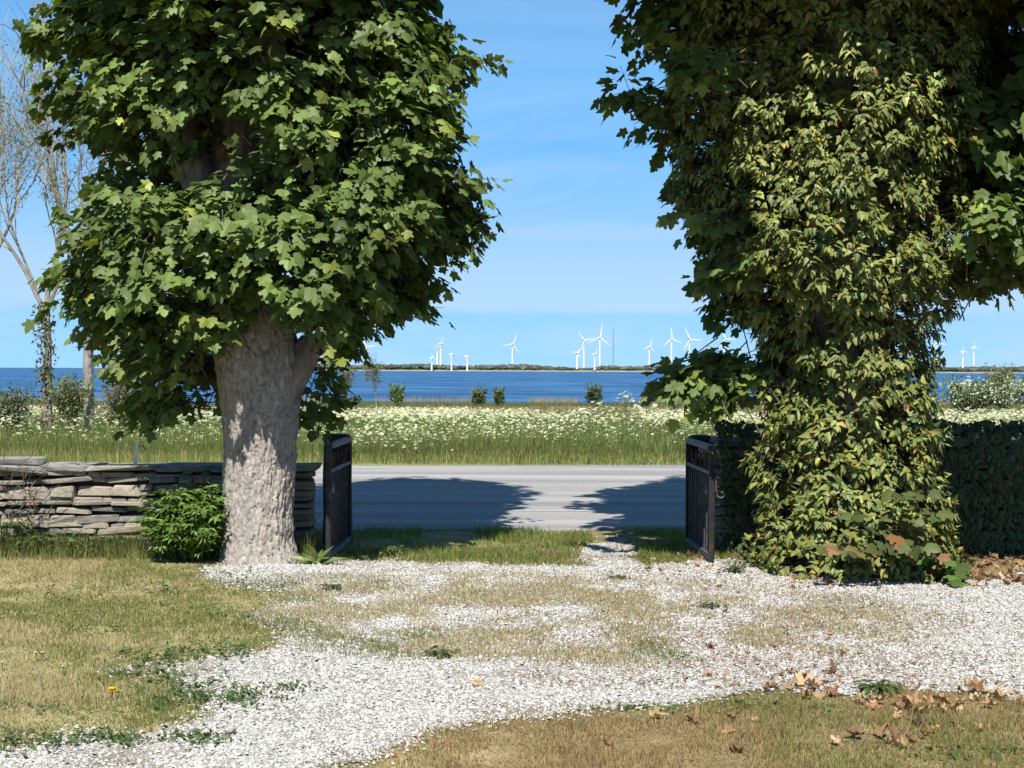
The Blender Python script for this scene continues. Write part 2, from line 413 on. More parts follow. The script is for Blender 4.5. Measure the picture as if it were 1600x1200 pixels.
# road
rx = np.concatenate([np.linspace(-140, -15, 30), np.linspace(-14.5, 14.5, 120), np.linspace(15, 140, 30)])
wn = (noise(rx * 1.9, rx * 0, 0, 41, 3) - 0.5) * 0.4
Vr = np.concatenate([np.stack([rx, road_near(rx) + wn, 0 * rx + 0.022], -1), np.stack([rx, road_far(rx) + wn * .35, 0 * rx + 0.022], -1),
                     np.stack([rx, road_near(rx) + wn - 0.12, 0 * rx - 0.05], -1), np.stack([rx, road_far(rx) + 0.12, 0 * rx - 0.05], -1)])
k = np.arange(179); m_ = 180
tag(link('road', mesh_np('road', Vr, np.concatenate([np.stack([k, k + 1, k + 1 + m_, k + m_], -1), np.stack([k + 2 * m_, k + 1 + 2 * m_, k + 1, k], -1), np.stack([k + m_, k + 1 + m_, k + 1 + 3 * m_, k + 3 * m_], -1)]), None, M['road'], False)), kind='structure')
road = bpy.data.objects['road']
mb = MB()
xx = -60.0
while xx < 60:                                  # broken edge lines along both sides
    for yy in (road_near(xx) + 1.75, road_far(xx) - 0.75):
        x2 = xx + 1.0; dy = 0.085
        mb.add([[xx, yy, 0.026], [x2, yy + dy, 0.026], [x2, yy + dy + 0.11, 0.026], [xx, yy + 0.11, 0.026]], [[0, 1, 2, 3]])
    xx += 3.0
link('edge_line', mb.mesh('edge_line', M['marking'], colour=False), road)

# sea
sv = np.array([[-30000, 150, -3.0], [30000, 150, -3.0], [30000, 40000, -3.0], [-30000, 40000, -3.0]])
tag(link('sea', mesh_np('sea', sv, [[0, 1, 2, 3]], None, M['water'])), kind='structure')

# far shore: low land with a pale beach, woods on it
sx = np.linspace(-1050, 3200, 180)
def shore_y(x): return 3560 + (noise(x * 0.004, x * 0, 0, 51, 3) - 0.5) * 260
y0 = shore_y(sx)
rows = [(0, -3.4), (14, -2.4), (30, -1.0), (60, 0.5), (300, 3.0), (900, 5.0), (1800, 3.0), (1850, -4)]
fade = np.clip((sx + 1050) / 400, 0, 1)
Vs = np.concatenate([np.stack([sx, y0 + dy, -3.4 + (h + 3.4) * np.maximum(fade, 0.12)], -1) for dy, h in rows])
m_ = len(sx); k = np.arange(m_ - 1)
Fs = np.concatenate([np.stack([k + r * m_, k + 1 + r * m_, k + 1 + (r + 1) * m_, k + (r + 1) * m_], -1) for r in range(len(rows) - 1)])
cs_ = np.concatenate([np.tile((0.42, 0.40, 0.35) if r < 2 else (0.13, 0.15, 0.07), (m_, 1)) for r in range(len(rows))])
tag(link('far_shore', mesh_np('far_shore', Vs, Fs, cs_, M['far_tree'], True)), kind='structure')

ICO_V = []; t_ = (1 + 5 ** 0.5) / 2
for a in (-1, 1):
    for b2 in (-t_, t_): ICO_V += [(a, b2, 0), (0, a, b2), (b2, 0, a)]
ICO_V = nrm(np.array(ICO_V))
def hull_tris(P):
    n = len(P); out = []
    for a in range(n):
        for b3 in range(a + 1, n):
            for c in range(b3 + 1, n):
                nn = np.cross(P[b3] - P[a], P[c] - P[a]); s = (P - P[a]) @ nn
                if np.all(s <= 1e-6): out.append((a, b3, c))
                elif np.all(s >= -1e-6): out.append((a, c, b3))
    return np.array(out)
ICO_F = hull_tris(ICO_V)

def far_woods(n, seed):
    r = np.random.default_rng(seed)
    x = r.uniform(-800, 3100, n); dy = r.uniform(40, 420, n)
    dens = noise(x * 0.006, x * 0, 0, 61, 3)
    h = (3.0 + 9.0 * np.clip(dens * 2 - 0.55, 0, 1)) * r.uniform(0.6, 1.25, n)
    # knolls of taller trees seen in the photograph
    for c, wdt, hh in ((at(955, 577, 3700)[0], 30, 9), (at(830, 577, 3700)[0], 90, 4), (at(1590, 577, 3700)[0], 160, 5)):
        h += hh * np.exp(-((x - c) / wdt) ** 2) * r.uniform(0.4, 1.1, n)
    h *= np.clip((x + 850) / 300, 0.25, 1)
    yb = shore_y(x) + dy; zb = np.interp(dy, [30, 60, 300, 900], [-1.0, 0.5, 3.0, 5.0])
    wd = h * r.uniform(0.7, 1.5, n) + 3
    a = r.uniform(0, 6.28, n); R = np.zeros((n, 3, 3)); R[:, 0, 0] = np.cos(a); R[:, 0, 1] = -np.sin(a); R[:, 1, 0] = np.sin(a); R[:, 1, 1] = np.cos(a); R[:, 2, 2] = 1
    col = jitcol((0.085, 0.098, 0.078), n, 0.25, 0.08, r)
    V, F, C = instances(ICO_V, ICO_F, R, np.stack([x, yb, zb + h * 0.45], -1), np.stack([wd * 0.5, wd * 0.5, h * 0.55], -1), col)
    V += r.normal(0, 0.5, V.shape)
    return V, F, C
V, F, C = far_woods(3800, 5)
tag(link('far_woods', mesh_np('far_woods', V, F, C, M['far_tree'], False)), 'low dark woods along the far shore across the water', 'woods', kind='stuff')

# ------------------------------------------------------------------ far things on the other shore
def house(px, py, d, wpx, hpx, label):
    c = at(px, py, d); s = d / FPX; W, H = wpx * s, hpx * s
    t = thing('farmhouse', (c[0], d, c[2]), label, 'house')
    mb = MB(); mb.box((c[0], d, c[2] + H * 0.25), (W, W * 0.35, H * 0.5)); link('wall', mb.mesh('wall', M['far_wall'], colour=False), t)
    z0, z1 = c[2] + H * 0.45, c[2] + H; y1, y2 = d - W * 0.22, d + W * 0.22; a, b = c[0] - W * 0.54, c[0] + W * 0.54
    V = [[a, y1, z0], [b, y1, z0], [b, y2, z0], [a, y2, z0], [a, d, z1], [b, d, z1]]
    me = bpy.data.meshes.new('roof'); me.from_pydata(V, [], [(0, 1, 5, 4), (2, 3, 4, 5), (0, 4, 3), (1, 2, 5), (3, 2, 1, 0)]); me.materials.append(M['far_roof'])
    rf = link('roof', me, t)
    mb = MB(); mb.box((c[0] + W * 0.2, d, z1), (W * 0.06, W * 0.06, H * 0.3)); link('chimney', mb.mesh('chimney', M['far_wall'], colour=False), rf, (0, 0, 0)).location = (0, 0, 0)
    for q in (-0.3, 0.0, 0.3):
        mb = MB(); mb.box((c[0] + q * W, d - W * 0.178, c[2] + H * 0.27), (W * 0.09, 0.2, H * 0.18)); link('window', mb.mesh('window', M['core'], colour=False), t)
    return t
house(660, 577.0, 3610, 15, 5.0, 'low red brown farmhouse among the woods on the far shore')

def mast(px, top, base, d):
    b = at(px, base, d); H = (base - top) / FPX * d
    t = thing('radio_mast', b, 'tall thin grey radio mast on the far shore between wind turbines', 'mast')
    mb = MB(); mb.tube([b, b + [0, 0, H]], [0.95, 0.75], 4); link('lattice_tower', mb.mesh('lattice_tower', M['steel'], colour=False), t)
    mb = MB(); mb.tube([b + [0, 0, H], b + [0, 0, H * 1.03]], [0.4, 0.3], 4); link('antenna', mb.mesh('antenna', M['steel'], colour=False), t)
mast(958, 513, 571, 3750)

def turbine(hx, hy, base_y, d, blade_px, a0, yaw, label):
    """hub at photograph pixel hx, hy; a0 = angle of the first blade clockwise from straight up; yaw turns the rotor"""
    s = d / FPX; hub = at(hx, hy, d); zb = at(hx, base_y, d)[2]
    H = hub[2] - zb
    t = thing('wind_turbine', (hub[0], d, zb), label, 'wind turbine', 'white wind turbines on the far shore')
    mb = MB(); mb.tube([[hub[0], d, zb], [hub[0], d, zb + H * 0.5], [hub[0], d, hub[2]]], [1.5 * s, 1.25 * s, 0.95 * s], 12)
    link('tower', mb.mesh('tower', M['white'], True, False), t)
    ya = math.radians(yaw); fwd = np.array([math.sin(ya), -math.cos(ya), 0]); side = np.array([math.cos(ya), math.sin(ya), 0]); up = np.array([0, 0, 1.0])
    R = np.stack([side, -fwd, up], -1)
    mb = MB(); mb.box(hub - fwd * 1.2 * s + up * 0.3 * s, (2.2 * s, 5.5 * s, 2.1 * s), R); link('nacelle', mb.mesh('nacelle', M['white'], colour=False), t)
    hc = hub + fwd * 2.4 * s + up * 0.3 * s
    mb = MB(); mb.tube([hc - fwd * 1.0 * s, hc, hc + fwd * 0.9 * s], [1.1 * s, 1.1 * s, 0.3 * s], 8); link('hub', mb.mesh('hub', M['white'], True, False), t)
    for q in range(3):
        a = math.radians(a0 + 120 * q); r = up * math.cos(a) + side * math.sin(a); tn = np.cross(r, fwd)
        Lb = blade_px * s; V = []
        for f, wd in ((0.03, 0.45), (0.12, 0.95), (0.25, 1.05), (0.6, 0.65), (0.97, 0.28)):
            c = hc + r * Lb * f
            for e, th in ((-0.35, 0.0), (0.1, 0.3), (0.65, 0.0), (0.1, -0.3)):
                V.append(c + tn * e * wd * 1.9 * s + fwd * th * wd * s)
        F = [[k * 4 + j, k * 4 + (j + 1) % 4, k * 4 + 4 + (j + 1) % 4, k * 4 + 4 + j] for k in range(4) for j in range(4)] + [[3, 2, 1, 0], [16, 17, 18, 19]]
        mb = MB(); mb.add(V, F); link('blade', mb.mesh('blade', M['white'], colour=False), t)
    return t

for args in (
    (573, 543, 574, 3900, 17, 200, 20, 'wind turbine just right of the left maple, its tower standing above the sparse young tree'),
    (674.5, 560, 580, 3520, 9, 350, 40, 'short wind turbine at the left foot of the crossed pair'),
    (683, 543.5, 575, 3900, 17, 30, 55, 'left one of the two wind turbines whose blades cross'),
    (688.5, 538, 577, 3800, 16, 22, 55, 'right and taller one of the two wind turbines whose blades cross'),
    (705.5, 554, 580.5, 3500, 10, 2, 65, 'small wind turbine with upright blade just right of the crossed pair'),
    (730, 557, 580.5, 3500, 8, 180, 88, 'wind turbine that shows as a bare white tower with its rotor edge on'),
    (800.5, 538, 574, 3900, 20, 22, 35, 'single wind turbine standing alone in the gap above the open gateway'),
    (901.5, 551, 576, 3650, 10, 35, 30, 'small wind turbine left of the tall pair beside the mast'),
    (912, 531.5, 574, 3900, 17, 318, 25, 'wind turbine with blades spread in a V left of the tallest one'),
    (929, 553, 578, 3560, 9, 25, 50, 'small wind turbine at the foot of the tallest one'),
    (937, 527, 573, 3950, 22, 8, 15, 'tallest wind turbine, just left of the thin radio mast'),
    (1014.5, 541, 574, 3850, 15, 12, 35, 'wind turbine midway between the radio mast and the ivy tree'),
    (1049, 528.5, 574, 3950, 19, 353, 20, 'tall wind turbine just above the dark maple branch of the ivy tree'),
    (1077, 529.5, 574, 3950, 22, 332, 20, 'wind turbine half hidden by the tip of the dark maple branch'),
    (1132, 528, 574, 3950, 19, 335, 20, 'wind turbine almost hidden in the left edge of the ivy tree'),
    (1462, 533, 571, 3950, 19, 340, 20, 'wind turbine glimpsed through the right edge of the ivy tree'),
    (1504, 547, 572, 3750, 10, 335, 40, 'shorter of the two wind turbines seen right of the ivy tree'),
    (1521, 540, 568, 3950, 12, 340, 40, 'taller of the two wind turbines seen right of the ivy tree')):
    turbine(*args)

# ------------------------------------------------------------------ plants: templates
def fan(outline, centre, zf):
    P = np.array([centre] + outline, float); V = np.zeros((len(P), 3)); V[:, :2] = P
    V[:, 2] = [zf(p) for p in P]
    n = len(outline)
    return V, np.array([[0, 1 + k, 1 + (k + 1) % n] for k in range(n)])
half = [(0.12, -0.07), (0.39, 0.0), (0.33, 0.18), (0.59, 0.40), (0.50, 0.55), (0.27, 0.52), (0.23, 0.74)]
MAPLE_V, MAPLE_F = fan([(0, 0)] + half + [(0, 1.0)] + [(-a, b) for a, b in half[::-1]], (0, 0.34), lambda p: -0.28 * abs(p[0]) ** 1.3 - 0.16 * max(0, p[1] - 0.3) + 0.02)
MLO_V = np.array([[0, 0, .02], [.40, .05, -.08], [.50, .48, -.10], [0, 1, -.10], [-.50, .48, -.10], [-.40, .05, -.08]]); MLO_F = np.array([[0, 1, 2], [0, 2, 3], [0, 3, 4], [0, 4, 5]])
ILO_V = np.array([[0, 0, 0], [.33, .2, -.1], [0, 1, -.1], [-.33, .2, -.1]]); ILO_F = np.array([[0, 1, 2], [0, 2, 3]])
half = [(0.18, 0.0), (0.38, 0.14), (0.23, 0.36), (0.16, 0.62)]
IVY_V, IVY_F = fan([(0, 0.04)] + half + [(0, 1.0)] + [(-a, b) for a, b in half[::-1]], (0, 0.3), lambda p: -0.30 * abs(p[0]) - 0.10 * p[1] * p[1])
half = [(0.20, 0.16), (0.25, 0.42), (0.12, 0.75)]
OVAL_V, OVAL_F = fan([(0, 0)] + half + [(0, 1.0)] + [(-a, b) for a, b in half[::-1]], (0, 0.4), lambda p: 0.30 * abs(p[0]) - 0.22 * p[1] * p[1])
half = [(0.11, 0.2), (0.13, 0.5)]
LANCE_V, LANCE_F = fan([(0, 0)] + half + [(0, 1.0)] + [(-a, b) for a, b in half[::-1]], (0, 0.35), lambda p: 0.3 * abs(p[0]) - 0.25 * p[1] * p[1])
DIA_V = np.array([[0, 0, 0], [0.3, 0.45, 0.03], [0, 1, -0.1], [-0.3, 0.45, 0.03]]); DIA_F = np.array([[0, 1, 2], [0, 2, 3]])
BLADE_V = np.array([[-0.5, 0, 0], [0.5, 0, 0], [-0.4, 0.5, 0.06], [0.4, 0.5, 0.06], [0, 1, 0.3]]); BLADE_F = np.array([[0, 1, 3], [0, 3, 2], [2, 3, 4]])
TRI_V = np.array([[-0.5, 0, 0], [0.5, 0, 0], [0, 1, 0.2]]); TRI_F = np.array([[0, 1, 2]])

def ell_dirs(n, r):
    v = r.normal(size=(n, 3)); return nrm(v)

def in_view(P, margin=40):
    px = 800 + P[:, 0] / P[:, 1] * FPX; py = 577 + (CAM_H - P[:, 2]) / P[:, 1] * FPX
    return (px > -margin) & (px < 1600 + margin) & (py > -margin) & (py < 1200 + margin), px, py

def pick_front(P, size, count, cell=11.0, extra=None):
    """indices of the leaves that show largest: nearest to the viewer in their little patch of the picture"""
    ok, px, py = in_view(P, 0)
    if extra is not None: ok &= extra
    d = P[:, 1]; order = np.argsort(d + np.where(ok, 0, 1e6))
    seen = {}; 
    for j in order:
        if not ok[j]: break
        k = (int(px[j] // cell), int(py[j] // cell))
        if k not in seen: seen[k] = j
    idx = np.array(list(seen.values()))
    if len(idx) == 0: return idx
    sc = size[idx] / d[idx]
    return idx[np.argsort(-sc)[:count]]

def leaf_objects(parent, tv, tf, R, T, scale, cols, mat, name='leaf', nvar=10):
    """each of these leaves an object of its own; alike leaves share mesh data"""
    q = np.argsort(cols.sum(1)); rank = np.empty(len(q), int); rank[q] = np.arange(len(q)); g = rank * nvar // len(q)
    ms = [mesh_np(name, tv, tf, np.tile(np.median(cols[g == v], axis=0), (len(tv), 1)), mat) for v in range(nvar)]
    L0 = np.array(parent.location)
    for k in range(len(T)):
        o = bpy.data.objects.new(name, ms[g[k]]); COL.objects.link(o); o.parent = parent
        s = scale[k]; s = np.array([s, s, s]) if np.ndim(s) == 0 else s
        m = np.eye(4); m[:3, :3] = R[k] * s[None, :]; m[:3, 3] = T[k] - L0
        o.matrix_basis = Matrix(m.tolist())

def finish_leaves(root, tv, tf, R, T, scale, cols, mat, name, n_obj, facing_only=True, cell=11.0, lo=None):
    ex = None
    idx = pick_front(T + R[:, :, 1] * np.reshape(scale, (-1, 1)) * 0.4, scale, n_obj, cell, ex)
    mask = np.zeros(len(T), bool); mask[idx] = True
    if mask.any(): leaf_objects(root, tv, tf, R[mask], T[mask], scale[mask], cols[mask], mat)
    if lo is None: lo = np.zeros(len(T), bool)
    a = ~mask & ~lo; b = ~mask & lo
    V, F, C = instances(tv, tf, R[a], T[a], scale[a], cols[a])
    if b.any():
        lv, lf = (MLO_V, MLO_F) if tv is MAPLE_V else (ILO_V, ILO_F)
        V2, F2, C2 = instances(lv, lf, R[b], T[b], scale[b], cols[b]); V, F, C = np.vstack([V, V2]), [F, F2 + len(V)], np.vstack([C, C2])
    return tag(link(name, mesh_np(name, V, F, C, mat), root), kind='stuff')

def curve(p0, p1, n=5, bend=(0, 0, 0), jit=0.0, r=rng):
    t = np.linspace(0, 1, n)[:, None]; p0 = np.array(p0, float); p1 = np.array(p1, float)
    P = p0 * (1 - t) + p1 * t + np.array(bend) * (4 * t * (1 - t))
    if jit: P[1:-1] += r.normal(0, jit, (n - 2, 3))
    return P

# ------------------------------------------------------------------ broadleaf sprays
def maple_sprays(lobes, axis_x, axis_y, r, leaf=(0.13, 0.19), per_area=9.0, base=(0.118, 0.168, 0.044), young=0.10, inner=True, gap=0.55):
    """sprays of leaves over the outside of a set of ellipsoid lobes (x, y, z, rx, ry, rz); returns leaf arrays and twigs"""
    lob = np.array(lobes, float)
    SP, SO, SD = [], [], []
    for k, (cx, cy, cz, a, b, c) in enumerate(lob):
        area = 4 * math.pi * ((a * b) ** 1.6 / 3 + (a * c) ** 1.6 / 3 + (b * c) ** 1.6 / 3) ** (1 / 1.6)
        for shell, frac in ((1.0, 1.0), (0.60, 0.55)) if inner else ((1.0, 1.0),):
            n = max(3, int(area * per_area * frac))
            d = ell_dirs(n, r); p = np.array([cx, cy, cz]) + d * np.array([a, b, c]) * shell * r.uniform(0.85, 1.06, (n, 1))
            keep = np.ones(n, bool)
            for j, (ex, ey, ez, ea, eb, ec) in enumerate(lob):
                if j != k:
                    keep &= (((p - [ex, ey, ez]) / np.array([ea, eb, ec])) ** 2).sum(1) > 0.62
            o = nrm(d / np.array([a, b, c]))
            if shell == 1.0: keep &= noise(p[:, 0] * 2.1 + 30, p[:, 1] * 2.1, p[:, 2] * 2.9, 77, 2) > gap
            SP.append(p[keep]); SO.append(o[keep]); SD.append(np.full(keep.sum(), shell))
    SP = np.vstack(SP); SO = np.vstack(SO)
    n = len(SP); up = np.array([0, 0, 1.0])
    radial = nrm(np.stack([SP[:, 0] - axis_x, SP[:, 1] - axis_y, 0.25 + 0 * SP[:, 0]], -1))
    o = nrm(SO * 0.6 + radial * 0.6)
    t = nrm(o * [1, 1, 0.55] + r.normal(0, 0.28, (n, 3)) + up * 0.05)
    Ls = r.uniform(0.22, 0.52, n)
    SP = SP - t * (Ls * r.uniform(0.25, 0.95, n))[:, None]
    T, A, Nn, Sc, Cc = [], [], [], [], []
    tint = r.normal(0, 1, n)
    yel = r.random(n) < young
    for k in range(15):
        u = 0.2 + 0.8 * (k // 2) / 7.0 + r.normal(0, 0.05, n)
        sd = np.where(k % 2 == 0, 1.0, -1.0)
        side = nrm(np.cross(t, up) + r.normal(0, 0.1, (n, 3)))
        fanout = (0.34 * (1.15 - u) + 0.05)
        lat = sd * fanout * r.uniform(0.5, 1.25, n)
        pos = SP + t * (Ls * u)[:, None] + side * (Ls * lat)[:, None] * 1.35 + up * (r.normal(0, 0.045, n) - 0.08 * u * u)[:, None]
        ax = nrm(t * 0.55 + side * (sd * 0.75 * (1.2 - u))[:, None] - up * r.uniform(0.25, 0.95, n)[:, None] + r.normal(0, 0.22, (n, 3)))
        no = nrm(o * r.uniform(0.15, 0.8, n)[:, None] + up * r.uniform(0.55, 1.15, n)[:, None] + r.normal(0, 0.42, (n, 3)))
        keep = r.random(n) < 0.93
        T.append(pos[keep]); A.append(ax[keep]); Nn.append(no[keep])
        Sc.append((r.uniform(*leaf, n) * (1.08 - 0.25 * u))[keep])
        c = np.tile(base, (n, 1)) * np.exp(tint[:, None] * 0.2 + r.normal(0, 0.14, (n, 1)))
        tipy = (yel & (u > 0.7)) | (r.random(n) < 0.015)
        c = np.where(tipy[:, None], c * [1.75, 1.45, 1.1], c)
        Cc.append(c[keep])
    T = np.vstack(T); R = frames(np.vstack(A), np.vstack(Nn))
    twig = MB()
    for j in range(n):
        e = SP[j] + t[j] * Ls[j] * 0.95 - up * 0.05
        twig.tube([SP[j] - o[j] * 0.30 - up * 0.08, SP[j], e], [0.007, 0.005, 0.002], 3, cap=False)
    return R, T, np.concatenate(Sc), np.vstack(Cc), twig

def plates(u, v, period, seed):
    """distance to the nearest crack between bark plates and the plate's own random tone; u wraps with an integer period"""
    iu = np.floor(u).astype(np.int64); iv = np.floor(v).astype(np.int64)
    d1 = np.full(u.shape, 9.0); d2 = np.full(u.shape, 9.0); tone = np.zeros(u.shape)
    for a in (-1, 0, 1):
        for b in (-1, 0, 1):
            cu, cv = iu + a, iv + b; wu = np.mod(cu, period)
            d = np.hypot(cu + _hash(wu, cv, 1, seed) - u, cv + _hash(wu, cv, 2, seed) - v)
            near = d < d1; d2 = np.where(near, d1, np.minimum(d2, d)); tone = np.where(near, _hash(wu, cv, 3, seed), tone); d1 = np.where(near, d, d1)
    return d2 - d1, tone

def bark_tube(pts, rad, k=90, step=0.012, seed=3, amp=1.0, flare=0.0, groove=0.0, tone=False):
    """trunk with plated bark modelled in the surface"""
    pts = np.asarray(pts, float); rad = np.asarray(rad, float)
    s = np.concatenate([[0], np.cumsum(np.linalg.norm(np.diff(pts, axis=0), axis=1))])
    m = max(6, int(s[-1] / step)); q = np.linspace(0, s[-1], m)
    # smooth interpolation through the rings
    def sm(v):
        out = np.interp(q, s, v); kk = max(3, int(0.12 / step) | 1); pad = np.pad(out, kk // 2, mode='edge'); return np.convolve(pad, np.ones(kk) / kk, 'valid')[:m]
    C = np.stack([sm(pts[:, i]) for i in range(3)], -1); Rr = sm(rad)
    t = nrm(np.gradient(C, axis=0)); u = nrm(np.cross(t, [0.0, 1.0, 0.02])); v = np.cross(t, u)
    a = np.arange(k) * 2 * math.pi / k; ca, sa = np.cos(a), np.sin(a)
    A, Q = np.meshgrid(a, q)
    cx, cy = np.cos(A) * 1.6, np.sin(A) * 1.6
    lump = (noise(cx * 0.9, cy * 0.9, Q * 0.9, seed, 2) - 0.5) * 0.20 * Rr[:, None]
    r0 = np.mean(rad)
    f1 = noise(cx * 11 * r0 / 0.3, cy * 11 * r0 / 0.3, Q * 4.5, seed + 1, 3); f2 = noise(cx * 24 * r0 / 0.3, cy * 24 * r0 / 0.3, Q * 13, seed + 2, 2)
    plate = -np.clip(0.12 - np.abs(f1 - 0.5), 0, 1) * 0.20 + (f2 - 0.5) * 0.020
    if tone:
        per = 40; wob = (noise(cx * 5, cy * 5, Q * 5, seed + 5, 3) - .5)
        e1, t1 = plates(A / 6.28318 * per + wob * 1.6, Q * 5.5 + wob * 2.2, per, seed + 7)
        e2, t2 = plates(A / 6.28318 * per * 2 + wob * 2.5, Q * 24 + wob * 3, per * 2, seed + 8)
        plate = plate * .5 - np.clip(.22 - e1, 0, 1) * .075 - np.clip(.2 - e2, 0, 1) * .022 + (t1 - .5) * .012
    rr = Rr[:, None] + lump + plate * amp
    if flare:
        rr += flare * np.exp(-Q / 0.13) * (0.5 + 0.9 * (0.5 + 0.5 * np.cos(A * 5 + 0.6)) ** 2)
    V = C[:, None, :] + rr[:, :, None] * (ca[None, :, None] * u[:, None, :] + sa[None, :, None] * v[:, None, :])
    i = np.arange(m - 1)[:, None] * k; j = np.arange(k)[None]; j2 = (j + 1) % k
    F = np.stack([i + j, i + j2, i + k + j2, i + k + j], -1).reshape(-1, 4)
    V = V.reshape(-1, 3); cap = len(V)
    V = np.vstack([V, C[-1] + t[-1] * Rr[-1] * 0.15])
    Fc = np.array([[(m - 1) * k + x, (m - 1) * k + (x + 1) % k, cap] for x in range(k)])
    if tone:
        tn = (.86 + .2 * t1 + .14 * (t2 - .5))[..., None] * np.array([.365, .336, .30]) * (1 + (noise(cx * 2, cy * 2, Q * 2.2, 33, 2)[..., None] - .5) * np.array([-.1, .1, .1]))
        return V, [F, Fc], np.vstack([tn.reshape(-1, 3), [[.25, .2, .17]]])
    return V, [F, Fc]

def lobe(px, py, dy, rx, d0, ry=None, rz=None):
    p = at(px, py, d0 + dy); return (p[0], p[1], p[2], rx, ry or rx, rz or rx * 0.85)

# ---------------- the maple on the left
D1 = 12.65; X1 = (405 - 800) / FPX * D1
maple = thing('maple_tree', (X1, D1, 0), 'broad leafy maple tree with thick bare trunk left of the gateway', 'tree')
ring = [(905, 405, 138), (885, 405, 126), (860, 404, 112), (800, 402, 110), (700, 406, 115), (620, 407, 127), (570, 405, 136), (520, 393, 126), (470, 378, 110), (400, 370, 100), (300, 368, 88), (150, 372, 74), (0, 378, 66)]
pts = [at(cx, py, D1) for py, cx, wd in ring]; rad = [wd / 2 / FPX * D1 for py, cx, wd in ring]
pts += [[X1 + 0.1, D1, 6.0], [X1, D1 + 0.1, 8.0], [X1 + 0.1, D1, 9.6]]; rad += [0.13, 0.09, 0.04]
V, F, C = bark_tube(pts[:10], rad[:10], 200, 0.0095, 3, 1.0, flare=0.085, tone=True)
tr_ = link('trunk', mesh_np('trunk', V, F, C, M['bark_plates'], True), maple)
V, F = bark_tube(pts[9:], rad[9:], 60, 0.03, 3, 0.6)
link('limb', mesh_np('limb', V, F, None, M['bark'], True), maple)
for lp, lr in (([at(372, 470, D1 - 0.02), at(330, 330, D1 - .12), at(285, 220, D1 - .25), at(262, 130, D1 - .3), at(240, 0, D1 - .3), [X1 - 1.2, D1 - .3, 6.5]], [0.24, 0.17, 0.14, 0.125, 0.11, 0.03]),
               ([at(385, 500, D1), at(425, 330, D1 - .1), at(430, 200, D1 - .2), at(425, 60, D1 - .25), at(460, -120, D1 - .3), [X1 + 0.8, D1 - .4, 7.5]], [0.24, 0.16, 0.125, 0.11, 0.10, 0.03]),
               ([at(425, 640, D1 - .02), at(462, 580, D1 - .03), at(482, 545, D1 - .03), at(490, 530, D1 - .03)], [0.16, 0.145, 0.125, 0.10]),
               ([at(400, 400, D1 + .1), at(520, 240, D1 + .3), at(600, 100, D1 + .3), at(660, -60, D1 + .2)], [0.14, 0.11, 0.08, 0.03]),
               ([at(380, 420, D1 + .1), at(250, 380, D1 + .1), at(150, 330, D1)], [0.10, 0.06, 0.02]),
               ([at(395, 470, D1), at(520, 430, D1 + .1), at(640, 340, D1)], [0.09, 0.05, 0.015])):
    V, F = bark_tube(lp, lr, 44, 0.02, 9, 0.55)
    link('limb', mesh_np('limb', V, F, None, M['bark'], True), maple)
# the pale torn wood where an old limb was cut
wm = rough_mat('heartwood', (0.22, 0.125, 0.06), 0.85, 9, 0.4, 0.6, 22, stretch=(1, 1, 0.3))
cpos = at(345, 235, D1 - 0.28)
V, F = bark_tube([cpos + [0.03, 0.22, -0.06], cpos + [0.0, 0.06, 0.0], cpos + [-0.01, 0.0, 0.02]], [0.10, 0.085, 0.05], 30, 0.012, 13, 0.9)
link('limb_stub', mesh_np('limb_stub', V, F, None, wm, True), maple)

LB = [lobe(*a, D1) for a in (
    (130, 35, 0, .36), (70, 45, 0, .18), (235, 110, -.5, .55), (185, 40, -.3, .5), (175, 300, 0, .37), (165, 375, -.3, .42), (165, 460, 0, .36), (205, 545, .1, .36), (255, 610, .2, .26), (300, 560, .3, .35),
    (520, 200, -.8, .38), (200, 195, -.4, .34), (620, 165, -.6, .4), (240, 350, -.8, .45), (245, 440, -.8, .42), (300, 470, -.6, .36), (330, 350, -.95, .40), (400, 60, -.95, .5), (330, 60, -.8, .5), (470, 110, -.95, .5), (580, 70, -.7, .6), (655, 40, 0, .34), (675, 140, -.1, .34), (725, 95, -.1, .12), (725, 345, 0, .12),
    (640, 240, -.5, .5), (690, 265, 0, .30), (675, 340, .1, .30), (230, 540, -.4, .36), (300, 520, -.5, .28), (520, 470, -.5, .36), (560, 420, -.6, .42), (540, 490, -.1, .34), (560, 330, -.85, .5), (620, 395, -.2, .36), (460, 380, -1.0, .42), (490, 455, -1.1, .36), (400, 420, -.9, .32),
    (565, 460, -.3, .38), (600, 440, .2, .34), (535, 520, .1, .28), (508, 590, .3, .20), (497, 635, .3, .12), (550, 250, -.6, .42), (440, 280, -.6, .40), (255, 215, -.3, .34))]
LB += [lobe(*a, D1) for a in ((290, 300, 1.0, .85), (500, 280, 1.0, .95), (400, 90, 1.0, 1.0), (220, 450, .8, .55), (560, 430, .8, .5), (600, 130, .8, .7), (200, 150, .7, .7))]
UP = []
for z, n, rr, rl in ((5.4, 8, .95, .75), (6.9, 8, .95, .8), (8.4, 7, .95, .8), (9.7, 5, .7, .75), (10.6, 3, .3, .7)):
    for k in range(n):
        a = k * 6.283 / n + z; UP.append((X1 + rr * math.cos(a), D1 + rr * math.sin(a), z + random.uniform(-.25, .25), rl * random.uniform(.85, 1.1), rl, rl * .8))
r1 = np.random.default_rng(101)
Ra, Ta, Sa, Ca, twa = maple_sprays(LB, X1, D1, r1, (0.085, 0.15), 17.0)
Rb, Tb, Sb, Cb, twb = maple_sprays(UP, X1, D1, r1, (0.16, 0.22), 6.5, gap=.3)
finish_leaves(maple, MAPLE_V, MAPLE_F, np.concatenate([Ra, Rb]), np.vstack([Ta, Tb]), np.concatenate([Sa, Sb]), np.vstack([Ca, Cb]), M['maple'], 'crown', 300, lo=np.concatenate([Ta[:, 1] > D1 + .55, Tb[:, 2] > 0]))
